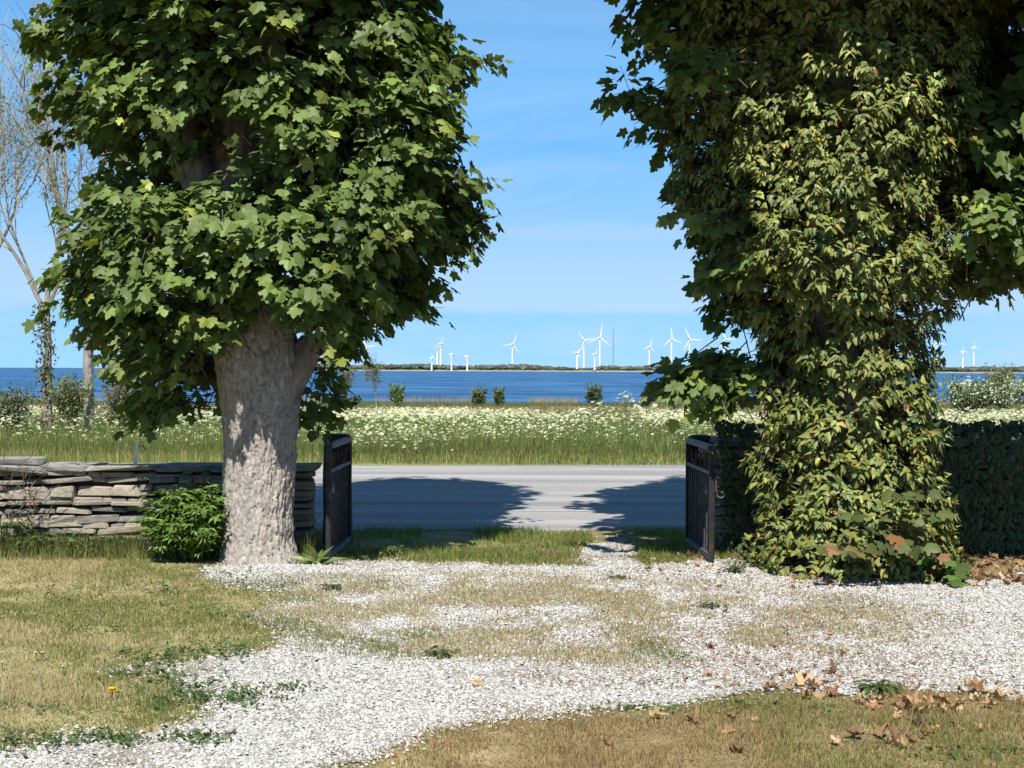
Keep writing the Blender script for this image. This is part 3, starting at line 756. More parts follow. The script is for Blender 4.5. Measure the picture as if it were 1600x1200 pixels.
tag(link('twigs', twa.mesh('twigs', M['twig'], colour=False), maple), kind='stuff')

# ---------------- the ivy-clad maple on the right
D2 = 12.25; X2 = (1320 - 800) / FPX * D2
ivyt = thing('ivy_clad_maple', (X2, D2, 0), 'large maple tree wrapped from base to crown in ivy, right of the gateway', 'tree')
V, F = bark_tube([[X2, D2, -.05], [X2, D2, .5], [X2 - .05, D2, 2], [X2 - .1, D2, 4], [X2 - .1, D2, 6.5], [X2, D2, 9], [X2, D2, 11]], [.42, .36, .36, .34, .28, .18, .05], 40, 0.05, 21, 0.8)
link('trunk', mesh_np('trunk', V, F, None, M['bark'], True), ivyt)
for lp, lr in (([at(1290, 200, D2), at(1180, 60, D2), at(1000, -60, D2)], [.2, .15, .05]), ([at(1310, 300, D2), at(1450, 120, D2 + .2), at(1600, -40, D2 + .3)], [.2, .14, .05]), ([at(1300, 260, D2), at(1300, 60, D2 - .6), at(1280, -150, D2 - 1.1)], [.18, .13, .05]),
               ([[X2 - .2, D2 - .1, 4.3], [2.0, 11.2, 4.75], [1.2, 10.1, 4.95]], [.10, .06, .02]), ([at(1250, 600, D2), at(1140, 590, D2), at(1050, 585, D2)], [.05, .03, .012]), ([at(1420, 330, D2), at(1500, 350, D2 - .1), at(1600, 330, D2 - .2)], [.06, .04, .015])):
    V, F = bark_tube(lp, lr, 20, 0.05, 29, 0.5); link('limb', mesh_np('limb', V, F, None, M['bark'], True), ivyt)

def ivy_r(z): return np.interp(z, [-.1, 0.0, .3, 1.0, 1.45, 1.75, 2.05, 2.5, 3.1, 3.6, 4.2, 4.8, 6, 7.5, 9], [.78, .76, .64, .50, .48, .54, .70, .90, 1.02, 1.10, 1.14, 1.22, 1.2, .9, .4])
def ivy_c(z): return np.stack([X2 + np.interp(z, [0, .4, 1.5, 2.6, 3.6, 5, 9], [.10, .07, .0, -.17, -.19, -.10, 0]), np.full(np.shape(z), D2) , z], -1)

def ivy_column(r, n, z0, z1, shell, lo=0.045, hi=0.075, per=15, droop=1.0, yellow=0.02):
    z = r.uniform(z0, z1, n * 3); a = r.uniform(0, 2 * math.pi, n * 3)
    keep = r.random(n * 3) < ivy_r(z) / 1.45
    z, a = z[keep][:n], a[keep][:n]; n = len(z)
    lump = (noise(np.cos(a) * 2.3 + 5, np.sin(a) * 2.3, z * 1.9, 71, 2) - 0.5) * 0.48 + (noise(np.cos(a) * 5 + 5, np.sin(a) * 5, z * 4.5, 72, 2) - 0.5) * 0.26
    rr = ivy_r(z) * shell + lump * np.clip((z - 0.1) / 0.6, 0.3, 1)
    o = np.stack([np.cos(a), np.sin(a), 0.15 + 0 * a], -1); o = nrm(o)
    P = ivy_c(z) + o * [1, 1, 0] * rr[:, None]
    up = np.array([0, 0, 1.0])
    t = nrm(o + up * r.uniform(-.1, .5, n)[:, None] + r.normal(0, .3, (n, 3)))
    side = nrm(np.cross(t, up)); bn = np.cross(side, t)
    Ls = r.uniform(.08, .22, n)
    T, A, Nn, Sc, C = [], [], [], [], []
    tint = r.normal(0, 1, n)
    for k in range(per):
        ph = k * 2.399 + r.uniform(0, 6.28, n); u = 0.45 + 0.6 * k / per
        e = side * np.cos(ph)[:, None] + bn * np.sin(ph)[:, None]
        pos = P + t * (Ls * u)[:, None] + e * (r.uniform(.015, .065, n))[:, None]
        ax = nrm(e * 0.75 + t * 0.35 - up * (droop * r.uniform(.45, 1.25, n))[:, None])
        no = nrm(o * 0.75 + e * 0.25 + up * r.uniform(.2, .8, n)[:, None] + r.normal(0, .28, (n, 3)))
        T.append(pos); A.append(ax); Nn.append(no); Sc.append(r.uniform(lo, hi, n) * r.choice([1, 1, 1.25], n))
        c = np.tile((0.20, 0.215, 0.05), (n, 1)) * np.exp(tint[:, None] * .16 + r.normal(0, .2, (n, 1)))
        dk = r.random(n) < 0.3
        c = np.where(dk[:, None], c * [.55, .72, .85], c)
        ye = r.random(n) < yellow
        c = np.where(ye[:, None], np.array([0.46, 0.28, 0.035]) * r.uniform(.6, 1.1, (n, 1)), c)
        br = r.random(n) < yellow * 0.5
        c = np.where(br[:, None], np.array([0.22, 0.10, 0.04]) * r.uniform(.6, 1.1, (n, 1)), c)
        C.append(c)
    return frames(np.vstack(A), np.vstack(Nn)), np.vstack(T), np.concatenate(Sc), np.vstack(C), P, t, Ls
r2 = np.random.default_rng(202)
parts = [ivy_column(r2, 1900, 1.6, 5.2, 1.0, .042, .07, 19, 1.0, .012), ivy_column(r2, 800, -.02, 1.7, 1.0, .05, .08, 15, .7, .022), ivy_column(r2, 800, 0, 5.2, .68, .08, .12, 12, .7, .01), ivy_column(r2, 240, 5.2, 8.5, 1.0, .08, .12, 12, 1.0, .01)]
Rv = np.concatenate([p[0] for p in parts]); Tv = np.vstack([p[1] for p in parts]); Sv = np.concatenate([p[2] for p in parts]); Cv = np.vstack([p[3] for p in parts])
# low ground tail: maple seedling leaves sprawling from the foot to the right are built further down
finish_leaves(ivyt, IVY_V, IVY_F, Rv, Tv, Sv, Cv, M['ivy'], 'ivy_foliage', 300, cell=9, lo=(Tv[:, 1] > D2 + .1) | (Tv[:, 2] > 5.2) | (np.arange(len(Tv)) >= len(parts[0][1]) + len(parts[1][1])))
stem = MB()
for P, t, Ls in [(p[4], p[5], p[6]) for p in parts[:2]]:
    for j in range(0, len(P)):
        c = ivy_c(np.array([P[j, 2] - .15]))[0]; c = c + (P[j] - c) * 0.6
        stem.tube([c, P[j], P[j] + t[j] * Ls[j]], [.006, .005, .003], 3, cap=False)
for k in range(26):                              # woody ivy stems climbing the trunk
    a = random.uniform(0, 6.28); zz = np.linspace(0, 4.8, 14); wob = a + np.cumsum(np.random.default_rng(k).normal(0, .12, 14))
    c = ivy_c(zz); rr = 0.36 + 0.10 * np.random.default_rng(k + 50).random()
    stem.tube(np.stack([c[:, 0] + rr * np.cos(wob), c[:, 1] + rr * np.sin(wob), zz], -1), np.linspace(.03, .012, 14), 5)
tag(link('ivy_stems', stem.mesh('ivy_stems', M['twig'], colour=False), ivyt), kind='stuff')

LB2 = [lobe(*a, D2) for a in (
    (1020, 10, .1, .26), (1075, 40, -.1, .32), (985, 140, .05, .16), (1020, 165, .05, .16), (1080, 95, -1.35, .17), (1070, 190, .3, .2), (1065, 290, .25, .15), (1100, 350, .2, .15), (1120, 430, .2, .13), (1140, 480, .2, .12),
    (1115, 330, -.7, .17), (1135, 410, -.6, .17), (1085, 575, .0, .17), (1140, 570, .05, .18), (1060, 590, -.02, .10), (1130, 605, .05, .14),
    (1560, 335, -.95, .25), (1640, 335, -.95, .38), (1610, 395, -.6, .26), (1730, 330, -.9, .5), (1690, 230, -.6, .5), (1545, 395, .1, .25), (1600, 385, .2, .3), (1680, 330, 0, .45), (1500, 420, .25, .18),
    (1590, 160, .7, .65), (1560, 20, .8, .8), (1660, 60, .4, .7), (1620, 260, .9, .5), (1500, 250, .9, .5), (1250, 100, 1.3, .9), (1200, 300, 1.1, .6), (1400, 200, 1.3, .9))]
UP2 = [(1.15, 10.05, 4.85, .34, .36, .3), (.8, 10.3, 4.9, .36, .36, .3), (4.25, 11.6, 3.75, .65, .6, .5), (5.0, 11.3, 4.2, .8, .8, .6), (4.6, 10.9, 5.0, .7, .6, .45), (5.6, 11.8, 5.0, .9, .9, .7), (.95, 11.3, 5.35, .5, .6, .4), (1.5, 10.9, 5.3, .5, .5, .4), (X2 - .3, 10.8, 5.22, .8, .5, .42), (X2 + .8, 10.85, 5.22, .8, .5, .42), (X2 - 1.1, 11.0, 5.25, .6, .5, .42), (X2 + 1.7, 11.0, 5.1, .7, .6, .5), (X2 - .1, D2 - 1.15, 5.75, .95, .75, .6), (X2 - 1.0, D2 - .9, 5.8, .8, .7, .6), (X2 + .9, D2 - .9, 5.8, .9, .8, .6)]
for z, n, rr, rl in ((6.2, 9, 1.35, .95), (7.6, 10, 1.65, 1.0), (9.0, 9, 1.3, 1.0), (10.4, 7, 1.0, 1.0), (11.9, 4, .6, .9)):
    for k in range(n):
        a = k * 6.283 / n + z; UP2.append((X2 + 0.1 + rr * math.cos(a), D2 + rr * math.sin(a), z + random.uniform(-.25, .25), rl * random.uniform(.85, 1.1), rl, rl * .8))
Ra, Ta, Sa, Ca, twa = maple_sprays(LB2, X2, D2, r2, (0.09, 0.15), 15.0, gap=.3)
Rb, Tb, Sb, Cb, twb = maple_sprays(UP2, X2, D2, r2, (0.17, 0.23), 6.0, gap=.3)
finish_leaves(ivyt, MAPLE_V, MAPLE_F, np.concatenate([Ra, Rb]), np.vstack([Ta, Tb]), np.concatenate([Sa, Sb]), np.vstack([Ca, Cb]), M['maple'], 'crown', 120, lo=np.concatenate([Ta[:, 1] > D2 + .6, Tb[:, 2] > 0]))
tag(link('twigs', twa.mesh('twigs', M['twig'], colour=False), ivyt), kind='stuff')

# ------------------------------------------------------------------ dry stone walls
def stone_meshes(n, seed):
    """rounded, uneven blocks of unit size sharing mesh data"""
    r = np.random.default_rng(seed); out = []
    for k in range(n):
        V = []; b = 0.12
        for sx in (-1, 1):
            for sy in (-1, 1):
                for sz in (-1, 1):
                    j = r.normal(0, .035, 3)
                    cut = r.uniform(.04, .13, 3)
                    c = np.array([sx, sy, sz]) * 0.5 + j * [1, 1, 1.2]
                    V += [c - [0, sy * cut[1], sz * cut[2]], c - [sx * cut[0], 0, sz * cut[2]], c - [sx * cut[0], sy * cut[1], 0]]
        V = np.array(V)
        F = hull_loose(V)
        me = mesh_np('stone', V, F, None, None, False); out.append(me)
    return out

def hull_loose(V):
    import bmesh
    bm = bmesh.new()
    for v in V: bm.verts.new(v)
    r_ = bmesh.ops.convex_hull(bm, input=bm.verts)
    bm.verts.index_update(); bm.verts.ensure_lookup_table()
    co = {tuple(np.round(v, 5)): i for i, v in enumerate(V)}
    F = []
    for f in bm.faces:
        F.append([co[tuple(np.round(np.array(v.co), 5))] if tuple(np.round(np.array(v.co), 5)) in co else int(np.argmin(((V - np.array(v.co)) ** 2).sum(1))) for v in f.verts])
    bm.free()
    return np.array(F)
STONES = {}
for mk in ('stone', 'stone_b', 'stone_c'):
    ms = stone_meshes(7, {'stone': 1, 'stone_b': 2, 'stone_c': 3}[mk])
    for me in ms: me.materials.append(M[mk])
    STONES[mk] = ms

def put_stone(parent, c, size, yaw=0, roll=0, mk=None, r=random, name='stone'):
    mk = mk or r.choices(['stone', 'stone_b', 'stone_c'], [5, 4, 2])[0]
    o = bpy.data.objects.new(name, r.choice(STONES[mk])); COL.objects.link(o); o.parent = parent
    o.location = Vector([float(v) for v in c]) - parent.location
    o.rotation_euler = (r.gauss(0, .02), roll, yaw + (math.pi if r.random() < .5 else 0)); o.scale = [float(s) * 1.07 for s in size]
    return o

def dry_wall(root, x0, x1, yf, height, thick, seed, slope=0.0):
    r = random.Random(seed)
    mb = MB(); xm = (x0 + x1) / 2
    mb.box((xm, yf + thick / 2 + .05, height(xm) / 2 - .09), (x1 - x0 - .08, thick - .18, height(xm) - .12)); link('wall_fill', mb.mesh('wall_fill', M['core'], colour=False), root)
    z = 0.0; zc = 0.0; rowi = 0
    while True:
        h = r.choice([.045, .055, .065, .075, .09, .105])
        top = min(height(x0), height(x1)) - .06
        if z + h > top + .03: break
        x = x0 - r.uniform(0, .2)
        while x < x1:
            wd = r.uniform(.12, .42)
            if x1 - (x + wd) < .12: wd = x1 - x
            hh = h * r.uniform(.86, 1.0)
            wob = .018 * math.sin(x * 2.1 + rowi * 1.7)
            if h > .085 and wd < .3 and r.random() < .5:            # two thin stones instead of one
                for q in (0.25, 0.75): put_stone(root, (x + wd / 2, yf + .12 + r.gauss(0, .014), z + h * q + wob), (wd - .012, .26, hh / 2 - .006), r.gauss(0, .03), r.gauss(0, .02), None, r)
            else:
                put_stone(root, (x + wd / 2, yf + .12 + r.gauss(0, .018), z + h / 2 + wob), (wd - .018, r.uniform(.22, .3), hh - .008), r.gauss(0, .035), r.gauss(0, .03), None, r)
            x += wd
        z += h; rowi += 1
    # rear face, seen only over the top
    x = x0
    while x < x1:
        wd = min(r.uniform(.3, .6), x1 - .02 - x)
        if wd < .08: break
        put_stone(root, (x + wd / 2, yf + thick - .1, z - .1), (wd, .2, .2), 0, 0, None, r); x += wd
    # flat coping slabs
    x = x0 - .05
    while x < x1 - .1:
        wd = min(r.uniform(.32, .75), x1 + .02 - x); hh = r.uniform(.035, .055)
        put_stone(root, (x + wd / 2, yf + thick / 2 - .01 + r.gauss(0, .02), z + hh / 2 + .012), (wd, thick + .06, hh), r.gauss(0, .03), r.gauss(0, .025), r.choice(['stone', 'stone_c', 'stone_c']), r, 'coping_stone')
        if r.random() < .12:
            w2 = wd * r.uniform(.6, .95); put_stone(root, (x + wd / 2, yf + thick / 2 + r.gauss(0, .03), z + hh + .04), (w2, thick * .8, .05), r.gauss(0, .06), r.gauss(0, .03), 'stone_c', r, 'coping_stone')
        x += wd
    return z

WY = 13.25
lwall = thing('stone_wall', (-4.5, WY, 0), 'dry stone wall of pale limestone blocks behind the left maple and shrub', 'wall')
dry_wall(lwall, -6.6, -1.80, WY, lambda x: .78, .5, 5)
rwall = thing('stone_wall', (4.5, WY + .1, 0), 'dry stone wall overgrown with dark ivy right of the gateway', 'wall')
dry_wall(rwall, 1.92, 7.2, WY + .12, lambda x: 1.02, .5, 6)

# white marker stick standing on the wall
p = at(213, 722, WY + .15)
stk = thing('marker_stick', (p[0], p[1], .80), 'thin white marker stick standing up on the dry stone wall', 'stick')
mb = MB(); mb.box((p[0], p[1], .86), (.028, .014, .22), Matrix.Rotation(math.radians(6), 3, 'Y')); link('stake', mb.mesh('stake', M['white'], colour=False), stk)
mb = MB(); mb.tube(curve((p[0] + .02, p[1], .93), (p[0] + .09, p[1], .90), 5, (0, 0, .025)), .004, 4); link('wire', mb.mesh('wire', M['iron'], colour=False), stk)

# ------------------------------------------------------------------ gate posts and gates
def post(x, y, label, h=1.03, wd=.26):
    t = thing('gate_post', (x, y, 0), label, 'post')
    V = []; prof = [(0, 1.06), (.25, 1.0), (.6, .98), (h - .06, .96), (h - .02, .88), (h, .68)]
    k = 12
    for z, s in prof:
        for q in range(k):
            a = (q + .5) * 2 * math.pi / k; c, s_ = math.cos(a), math.sin(a); e = 1 / max(abs(c), abs(s_)) ** .7
            V.append((x + c * e * wd / 2 * s, y + s_ * e * wd / 2 * s, z))
    V = np.array(V); V[:, :2] += (noise(V[:, 0] * 9, V[:, 1] * 9, V[:, 2] * 6, 81)[:, None] - .5) * .03
    F = [[r * k + q, r * k + (q + 1) % k, r * k + k + (q + 1) % k, r * k + k + q] for r in range(len(prof) - 1) for q in range(k)]
    V = np.vstack([V, [x, y, h + .01]]); n = len(prof)
    link('shaft', mesh_np('shaft', V, [np.array(F), np.array([[(n - 1) * k + q, (n - 1) * k + (q + 1) % k, n * k] for q in range(k)])], None, M['post'], False), t)
    for z in (.22, .85):
        mb = MB(); mb.box((x, y - wd / 2 - .01, z), (.05, .06, .04)); link('hinge_pin', mb.mesh('hinge_pin', M['rust'], colour=False), t)
    return t
post(-1.645, 13.92, 'shade-darkened gate post at the left gate beside the wall end')
post(1.79, 13.95, 'shade-darkened gate post at the right gate in the ivy')

def gate(hinge, free, label, latch):
    hinge = np.array([*hinge, 0.0]); free = np.array([*free, 0.0]); Lg = np.linalg.norm(free - hinge); u = (free - hinge) / Lg; nn = np.array([-u[1], u[0], 0])
    R = np.stack([u, nn, [0, 0, 1.0]], -1)
    t = thing('iron_gate', hinge, label, 'gate')
    def bar(a, za, b, zb, wd, dp, mat, name):
        c = hinge + u * (a + b) / 2 + np.array([0, 0, (za + zb) / 2]); mb = MB()
        mb.box(c, (max(abs(b - a), wd if a == b else 0), dp, max(abs(zb - za), wd if za == zb else 0)), R); return link(name, mb.mesh(name, mat, colour=False), t)
    H = 1.0
    bar(0, .03, 0, H, .04, .04, M['iron'], 'stile'); bar(Lg, .01, Lg, H, .042, .042, M['iron'], 'stile')
    bar(.026, H - .01, Lg - .029, H - .01, .042, .06, M['rail'], 'top_rail')
    bar(.026, .775, Lg - .029, .775, .028, .034, M['rail'], 'mid_rail')
    bar(.026, .06, Lg - .029, .06, .05, .045, M['rail'], 'bottom_rail')
    n = 10
    for k in range(n):
        a = (k + 1) * Lg / (n + 1)
        c0 = hinge + u * a
        mb = MB(); mb.tube([c0 + [0, 0, .085], c0 + [0, 0, .42], c0 + [0, 0, .761]], .0085, 6); link('bar', mb.mesh('bar', M['bar'], colour=False), t)
        if k % 2 == 1 or k > 6:
            mb = MB(); mb.tube([c0 + [0, 0, .79], c0 + [0, 0, .86], c0 + [0, 0, .875], c0 + [0, 0, .93]], [.009, .009, .016, .002], 6); link('spike', mb.mesh('spike', M['rust'], colour=False), t)
    # curved brace in the top panel
    mb = MB(); mb.tube(curve(hinge + u * .06 + [0, 0, .95], hinge + u * .5 + [0, 0, .79], 7, (0, 0, -.04)), .008, 5); link('brace', mb.mesh('brace', M['rust'], colour=False), t)
    lp = hinge + u * (Lg - .19)
    mb = MB(); mb.box(lp + [0, 0, .60], (.12, .03, .05), R); mb.box(lp + u * -.035 + [0, 0, .645], (.02, .03, .04), R); mb.box(lp + u * .035 + [0, 0, .645], (.02, .03, .04), R)
    lk = link('lock_plate', mb.mesh('lock_plate', M['rail'], colour=False), t)
    if latch:
        a = np.linspace(0, 4.9, 18); e = np.array([1.0, 0, 0])
        c0 = free + [0, 0, .60]
        P = [c0 + e * .028 + [0, 0, .06], c0 + e * .04 + [0, 0, .03]] + [c0 + e * (.082 - .036 * (1 - q / 9) * math.cos(q)) + np.array([0, 0, -.005 - .036 * (1 - q / 9) * math.sin(q)]) for q in a]
        mb = MB(); mb.tube(P, .006, 5); link('scroll_handle', mb.mesh('scroll_handle', M['rail'], colour=False), t)
        mb = MB(); mb.box(free + [.034, 0, .70], (.012, .05, .16)); link('latch', mb.mesh('latch', M['rust'], colour=False), t)
    return t
gate((-1.524, 13.78), (-1.555, 12.5), 'left leaf of the black iron gate standing open beside the maple trunk', False)
gate((1.655, 13.80), (1.70, 12.5), 'right leaf of the black iron gate standing open, with scroll handle', True)

# ------------------------------------------------------------------ shrubs and other leafy plants
def leafy_plant(root, c, rx, ry, h, nst, lf, leaf, base, r, tv=LANCE_V, tf=LANCE_F, stemcol=(0.07, 0.09, 0.03), nobj=0, group3=True, mat='shrub', spread=1.0, stemr=.005):
    """upright stems carrying leaves all the way up"""
    st = MB(); T, A, Nn = [], [], []; up = np.array([0, 0, 1.0])
    for k in range(nst):
        a = r.uniform(0, 6.28); q = math.sqrt(r.random()) * spread
        foot = np.array(c) + [math.cos(a) * rx * q * .35, math.sin(a) * ry * q * .35, 0]
        hh = h * (1 - .45 * q * q) * r.uniform(.75, 1.05)
        tip = np.array(c) + [math.cos(a) * rx * q, math.sin(a) * ry * q, hh]
        P = curve(foot, tip, 6, (0, 0, hh * .08), .012, r); st.tube(P, np.linspace(stemr, stemr * .4, 6), 4, stemcol, False)
        for j in range(lf):
            u = r.uniform(.15, 1.0) ** .8; i0 = min(4, int(u * 5)); p = P[i0] + (P[i0 + 1] - P[i0]) * (u * 5 - i0)
            b = r.uniform(0, 6.28); e = np.array([math.cos(b), math.sin(b), r.uniform(-.1, .55)])
            pet = p + e * leaf * r.uniform(.3, .9)
            for s in ((-.8, 0, .8) if group3 else (0,)):
                e2 = np.array([math.cos(b + s), math.sin(b + s), e[2] - r.uniform(.1, .5)])
                T.append(pet); A.append(e2); Nn.append(up * .9 + e * .4 + r.normal(0, .25, 3))
    T = np.array(T); R = frames(np.array(A), np.array(Nn)); n = len(T)
    Sc = r.uniform(.7, 1.15, n) * leaf; C = jitcol(base, n, .22, .07, r)
    link('stems', st.mesh('stems', M['bare']), root)
    if nobj: return finish_leaves(root, tv, tf, R, T, Sc, C, M[mat], 'foliage', nobj, cell=7)
    V, F, C = instances(tv, tf, R, T, Sc, C)
    return tag(link('foliage', mesh_np('foliage', V, F, C, M[mat]), root), kind='stuff')

r3 = np.random.default_rng(303)
sh = thing('green_shrub', (-2.72, 12.55, 0), 'bright green leafy shrub at the foot of the left maple trunk', 'shrub')
leafy_plant(sh, (-2.72, 12.55, 0), .44, .36, .68, 60, 26, .085, (.135, .215, .042), r3, nobj=260)
# taller back part against the trunk
mbx = at(315, 760, 12.75)
leafy_plant(sh, (mbx[0], 12.8, 0), .22, .14, .82, 18, 20, .085, (.125, .20, .038), r3)

# ivy over the right-hand wall
wi = thing('wall_ivy', (4.0, 13.1, 0), 'dark ivy hanging over the stone wall behind the ivy-clad maple', 'ivy')
n = 9000
x = r3.uniform(1.88, 8.2, n); on_top = r3.random(n) < .25
z = np.where(on_top, 1.08 + r3.random(n) * .10, r3.uniform(.02, 1.12, n))
bul = noise(x * 1.7, z * 2.2, 0, 91, 2)
y = np.where(on_top, WY + .1 + r3.random(n) * .5, WY + .06 - bul * .30)
keep = (r3.random(n) < np.where(x < 2.1, .85, 1.0)); x, y, z, on_top = x[keep], y[keep], z[keep], on_top[keep]; n = len(x)
z = z + np.where(on_top, (noise(x * 2.1, y * 3, 0, 92, 2) - .5) * .18, 0)
A = np.stack([r3.normal(0, .5, n), -.35 + r3.normal(0, .25, n), -.8 + 0 * x], -1); Nn = np.where(on_top[:, None], [0, -.4, 1.0], [0, -1.0, .5]) + r3.normal(0, .3, (n, 3))
Sc = r3.uniform(.05, .09, n); C = jitcol((.065, .088, .028), n, .25, .1, r3)
R = frames(A, Nn)
finish_leaves(wi, IVY_V, IVY_F, R, np.stack([x, y, z], -1), Sc, C, M['ivy'], 'ivy_foliage', 220, cell=12)
st = MB()
for k in range(60):
    xx = r3.uniform(2, 8); st.tube(curve((xx, WY + .1, 0), (xx + abs(r3.normal(0, .4)), WY + .05, 1.05), 8, (r3.normal(0, .1), -.05, 0), .03, r3), .006, 4, cap=False)
link('stems', st.mesh('stems', M['twig'], colour=False), wi)

# maple seedling sprawling from the foot of the ivy tree
def sapling(name, foot, tips, label, leaf, base, r, per=9):
    t = thing(name, foot, label, 'sapling'); st = MB(); T, A, Nn = [], [], []
    for tp in tips:
        P = curve(foot, tp, 7, (0, 0, .08), .02, r); st.tube(P, np.linspace(.009, .003, 7), 5)
        for j in range(per):
            u = .3 + .7 * j / (per - 1); i0 = min(5, int(u * 6)); p = P[i0] + (P[i0 + 1] - P[i0]) * (u * 6 - i0); b = r.uniform(0, 6.28)
            e = np.array([math.cos(b) * .8, math.sin(b) * .5 - .45, r.uniform(-.1, .3)]); st.tube([p, p + e * .08], .002, 3, cap=False)
            T.append(p + e * .08); A.append(e - [0, 0, .35]); Nn.append(np.array([0, -.55, .8]) + r.normal(0, .25, 3))
    T = np.array(T); n = len(T); Sc = r.uniform(.75, 1.15, n) * leaf; C = jitcol(base, n, .2, .1, r)
    rd = r.random(n) < .16; C[rd] = np.array([.20, .10, .04]) * r.uniform(.7, 1.2, (rd.sum(), 1))
    leaf_objects(t, MAPLE_V, MAPLE_F, frames(np.array(A), np.array(Nn)), T, Sc, C, M['maple'])
    link('stem', st.mesh('stem', M['twig'], colour=False), t)
fx, fy = gnd(1400, 905)
sapling('maple_sapling', (fx, fy, .02), [at(1340, 800, 11.2), at(1400, 765, 11.25), at(1455, 800, 11.2), at(1430, 850, 11.15), at(1330, 860, 11.15), at(1380, 850, 11.1), at(1280, 855, 11.15), at(1440, 765, 11.3)], 'young maple shoots with green and reddish leaves at the foot of the ivy', .12, (.085, .11, .032), r3, 10)
fx, fy = gnd(1450, 900)
sapling('maple_sapling', (fx, fy, .02), [at(1530, 918, 11.15), at(1480, 885, 11.3), at(1500, 905, 11.25), at(1460, 870, 11.3)], 'low maple shoot with large green leaves trailing onto the gravel', .13, (.085, .14, .03), r3, 6)
sapling('maple_sapling', at(1445, 740, 12.6), [at(1500, 640, 12.7), at(1480, 690, 12.6), at(1452, 640, 12.7)], 'slender maple shoot with a few leaves rising beside the ivy trunk over the wall', .11, (.10, .105, .035), r3, 3)

# ------------------------------------------------------------------ trees and bushes beyond the road
def bare_tree(name, base, height, lean, label, r, rad=.16, leafn=0, leafcol=(.12, .15, .05), levels=4, cat='tree', trunk_frac=.42, barkc=(.23, .21, .175), ivy=True, spread=1.0, leafsize=.05):
    t = thing(name, base, label, cat); tr = MB(); br = MB(); base = np.array(base, float); tips = []
    def grow(p, d, L, rd, lev, mb):
        n = 6 if lev < 2 else 4; P = [p]; dd = d.copy()
        for k in range(n):
            dd = nrm(dd + r.normal(0, .045 + .06 * lev, 3) + np.array([0, 0, .07])); P.append(P[-1] + dd * L / n)
        P = np.array(P); mb.tube(P, np.linspace(rd, max(rd * .55, .006), n + 1), 8 if lev == 0 else (5 if lev == 1 else 3), barkc, False)
        if lev >= levels: tips.append(P[-1]); tips.append(P[-2]); return
        kids = (3, 4, 4, 3, 3)[lev]
        for k in range(kids):
            u = r.uniform(.35, 1.0) if lev else r.uniform(.75, 1.0); i0 = min(n - 1, int(u * n)); q = P[i0] + (P[i0 + 1] - P[i0]) * (u * n - i0)
            perp = nrm(np.cross(dd, r.normal(size=3))); ang = r.uniform(.35, .85) * spread
            nd = nrm(dd * math.cos(ang) + perp * math.sin(ang) + np.array([0, 0, .15]))
            grow(q, nd, L * r.uniform(.5, .78) * (1.15 if lev == 0 else 1), rd * r.uniform(.34, .5), lev + 1, br)
        grow(P[-1], dd, L * .75, rd * .55, lev + 1, br)
    grow(base, nrm(np.array(lean, float)), height * trunk_frac, rad, 0, tr)
    link('trunk', tr.mesh('trunk', M['bare']), t); link('branches', br.mesh('branches', M['bare']), t)
    if leafn:
        tp = np.array(tips); T = tp[r.integers(0, len(tp), leafn)] + r.normal(0, .10, (leafn, 3)); A = r.normal(0, 1, (leafn, 3)) - [0, 0, .3]; Nn = r.normal(0, .6, (leafn, 3)) + [0, -.5, .8]
        V, F, C = instances(DIA_V, DIA_F, frames(A, Nn), T, r.uniform(.6, 1.3, leafn) * leafsize, jitcol(leafcol, leafn, .25, .08, r)); tag(link('crown', mesh_np('crown', V, F, C, M['shrub']), t), kind='stuff')
    if ivy:
        n = 700; u = r.random(n); T = base + np.array(lean) * (u * height * trunk_frac * .95)[:, None] + r.normal(0, rad * .95, (n, 3)) * [1, 1, .2]
        V, F, C = instances(IVY_V, IVY_F, frames(r.normal(0, .5, (n, 3)) - [0, 0, .8], r.normal(0, .5, (n, 3)) + [0, -1, .3]), T, r.uniform(.06, .12, n), jitcol((.10, .105, .035), n, .25, .1, r)); tag(link('ivy_foliage', mesh_np('ivy_foliage', V, F, C, M['ivy']), t), kind='stuff')
    return t

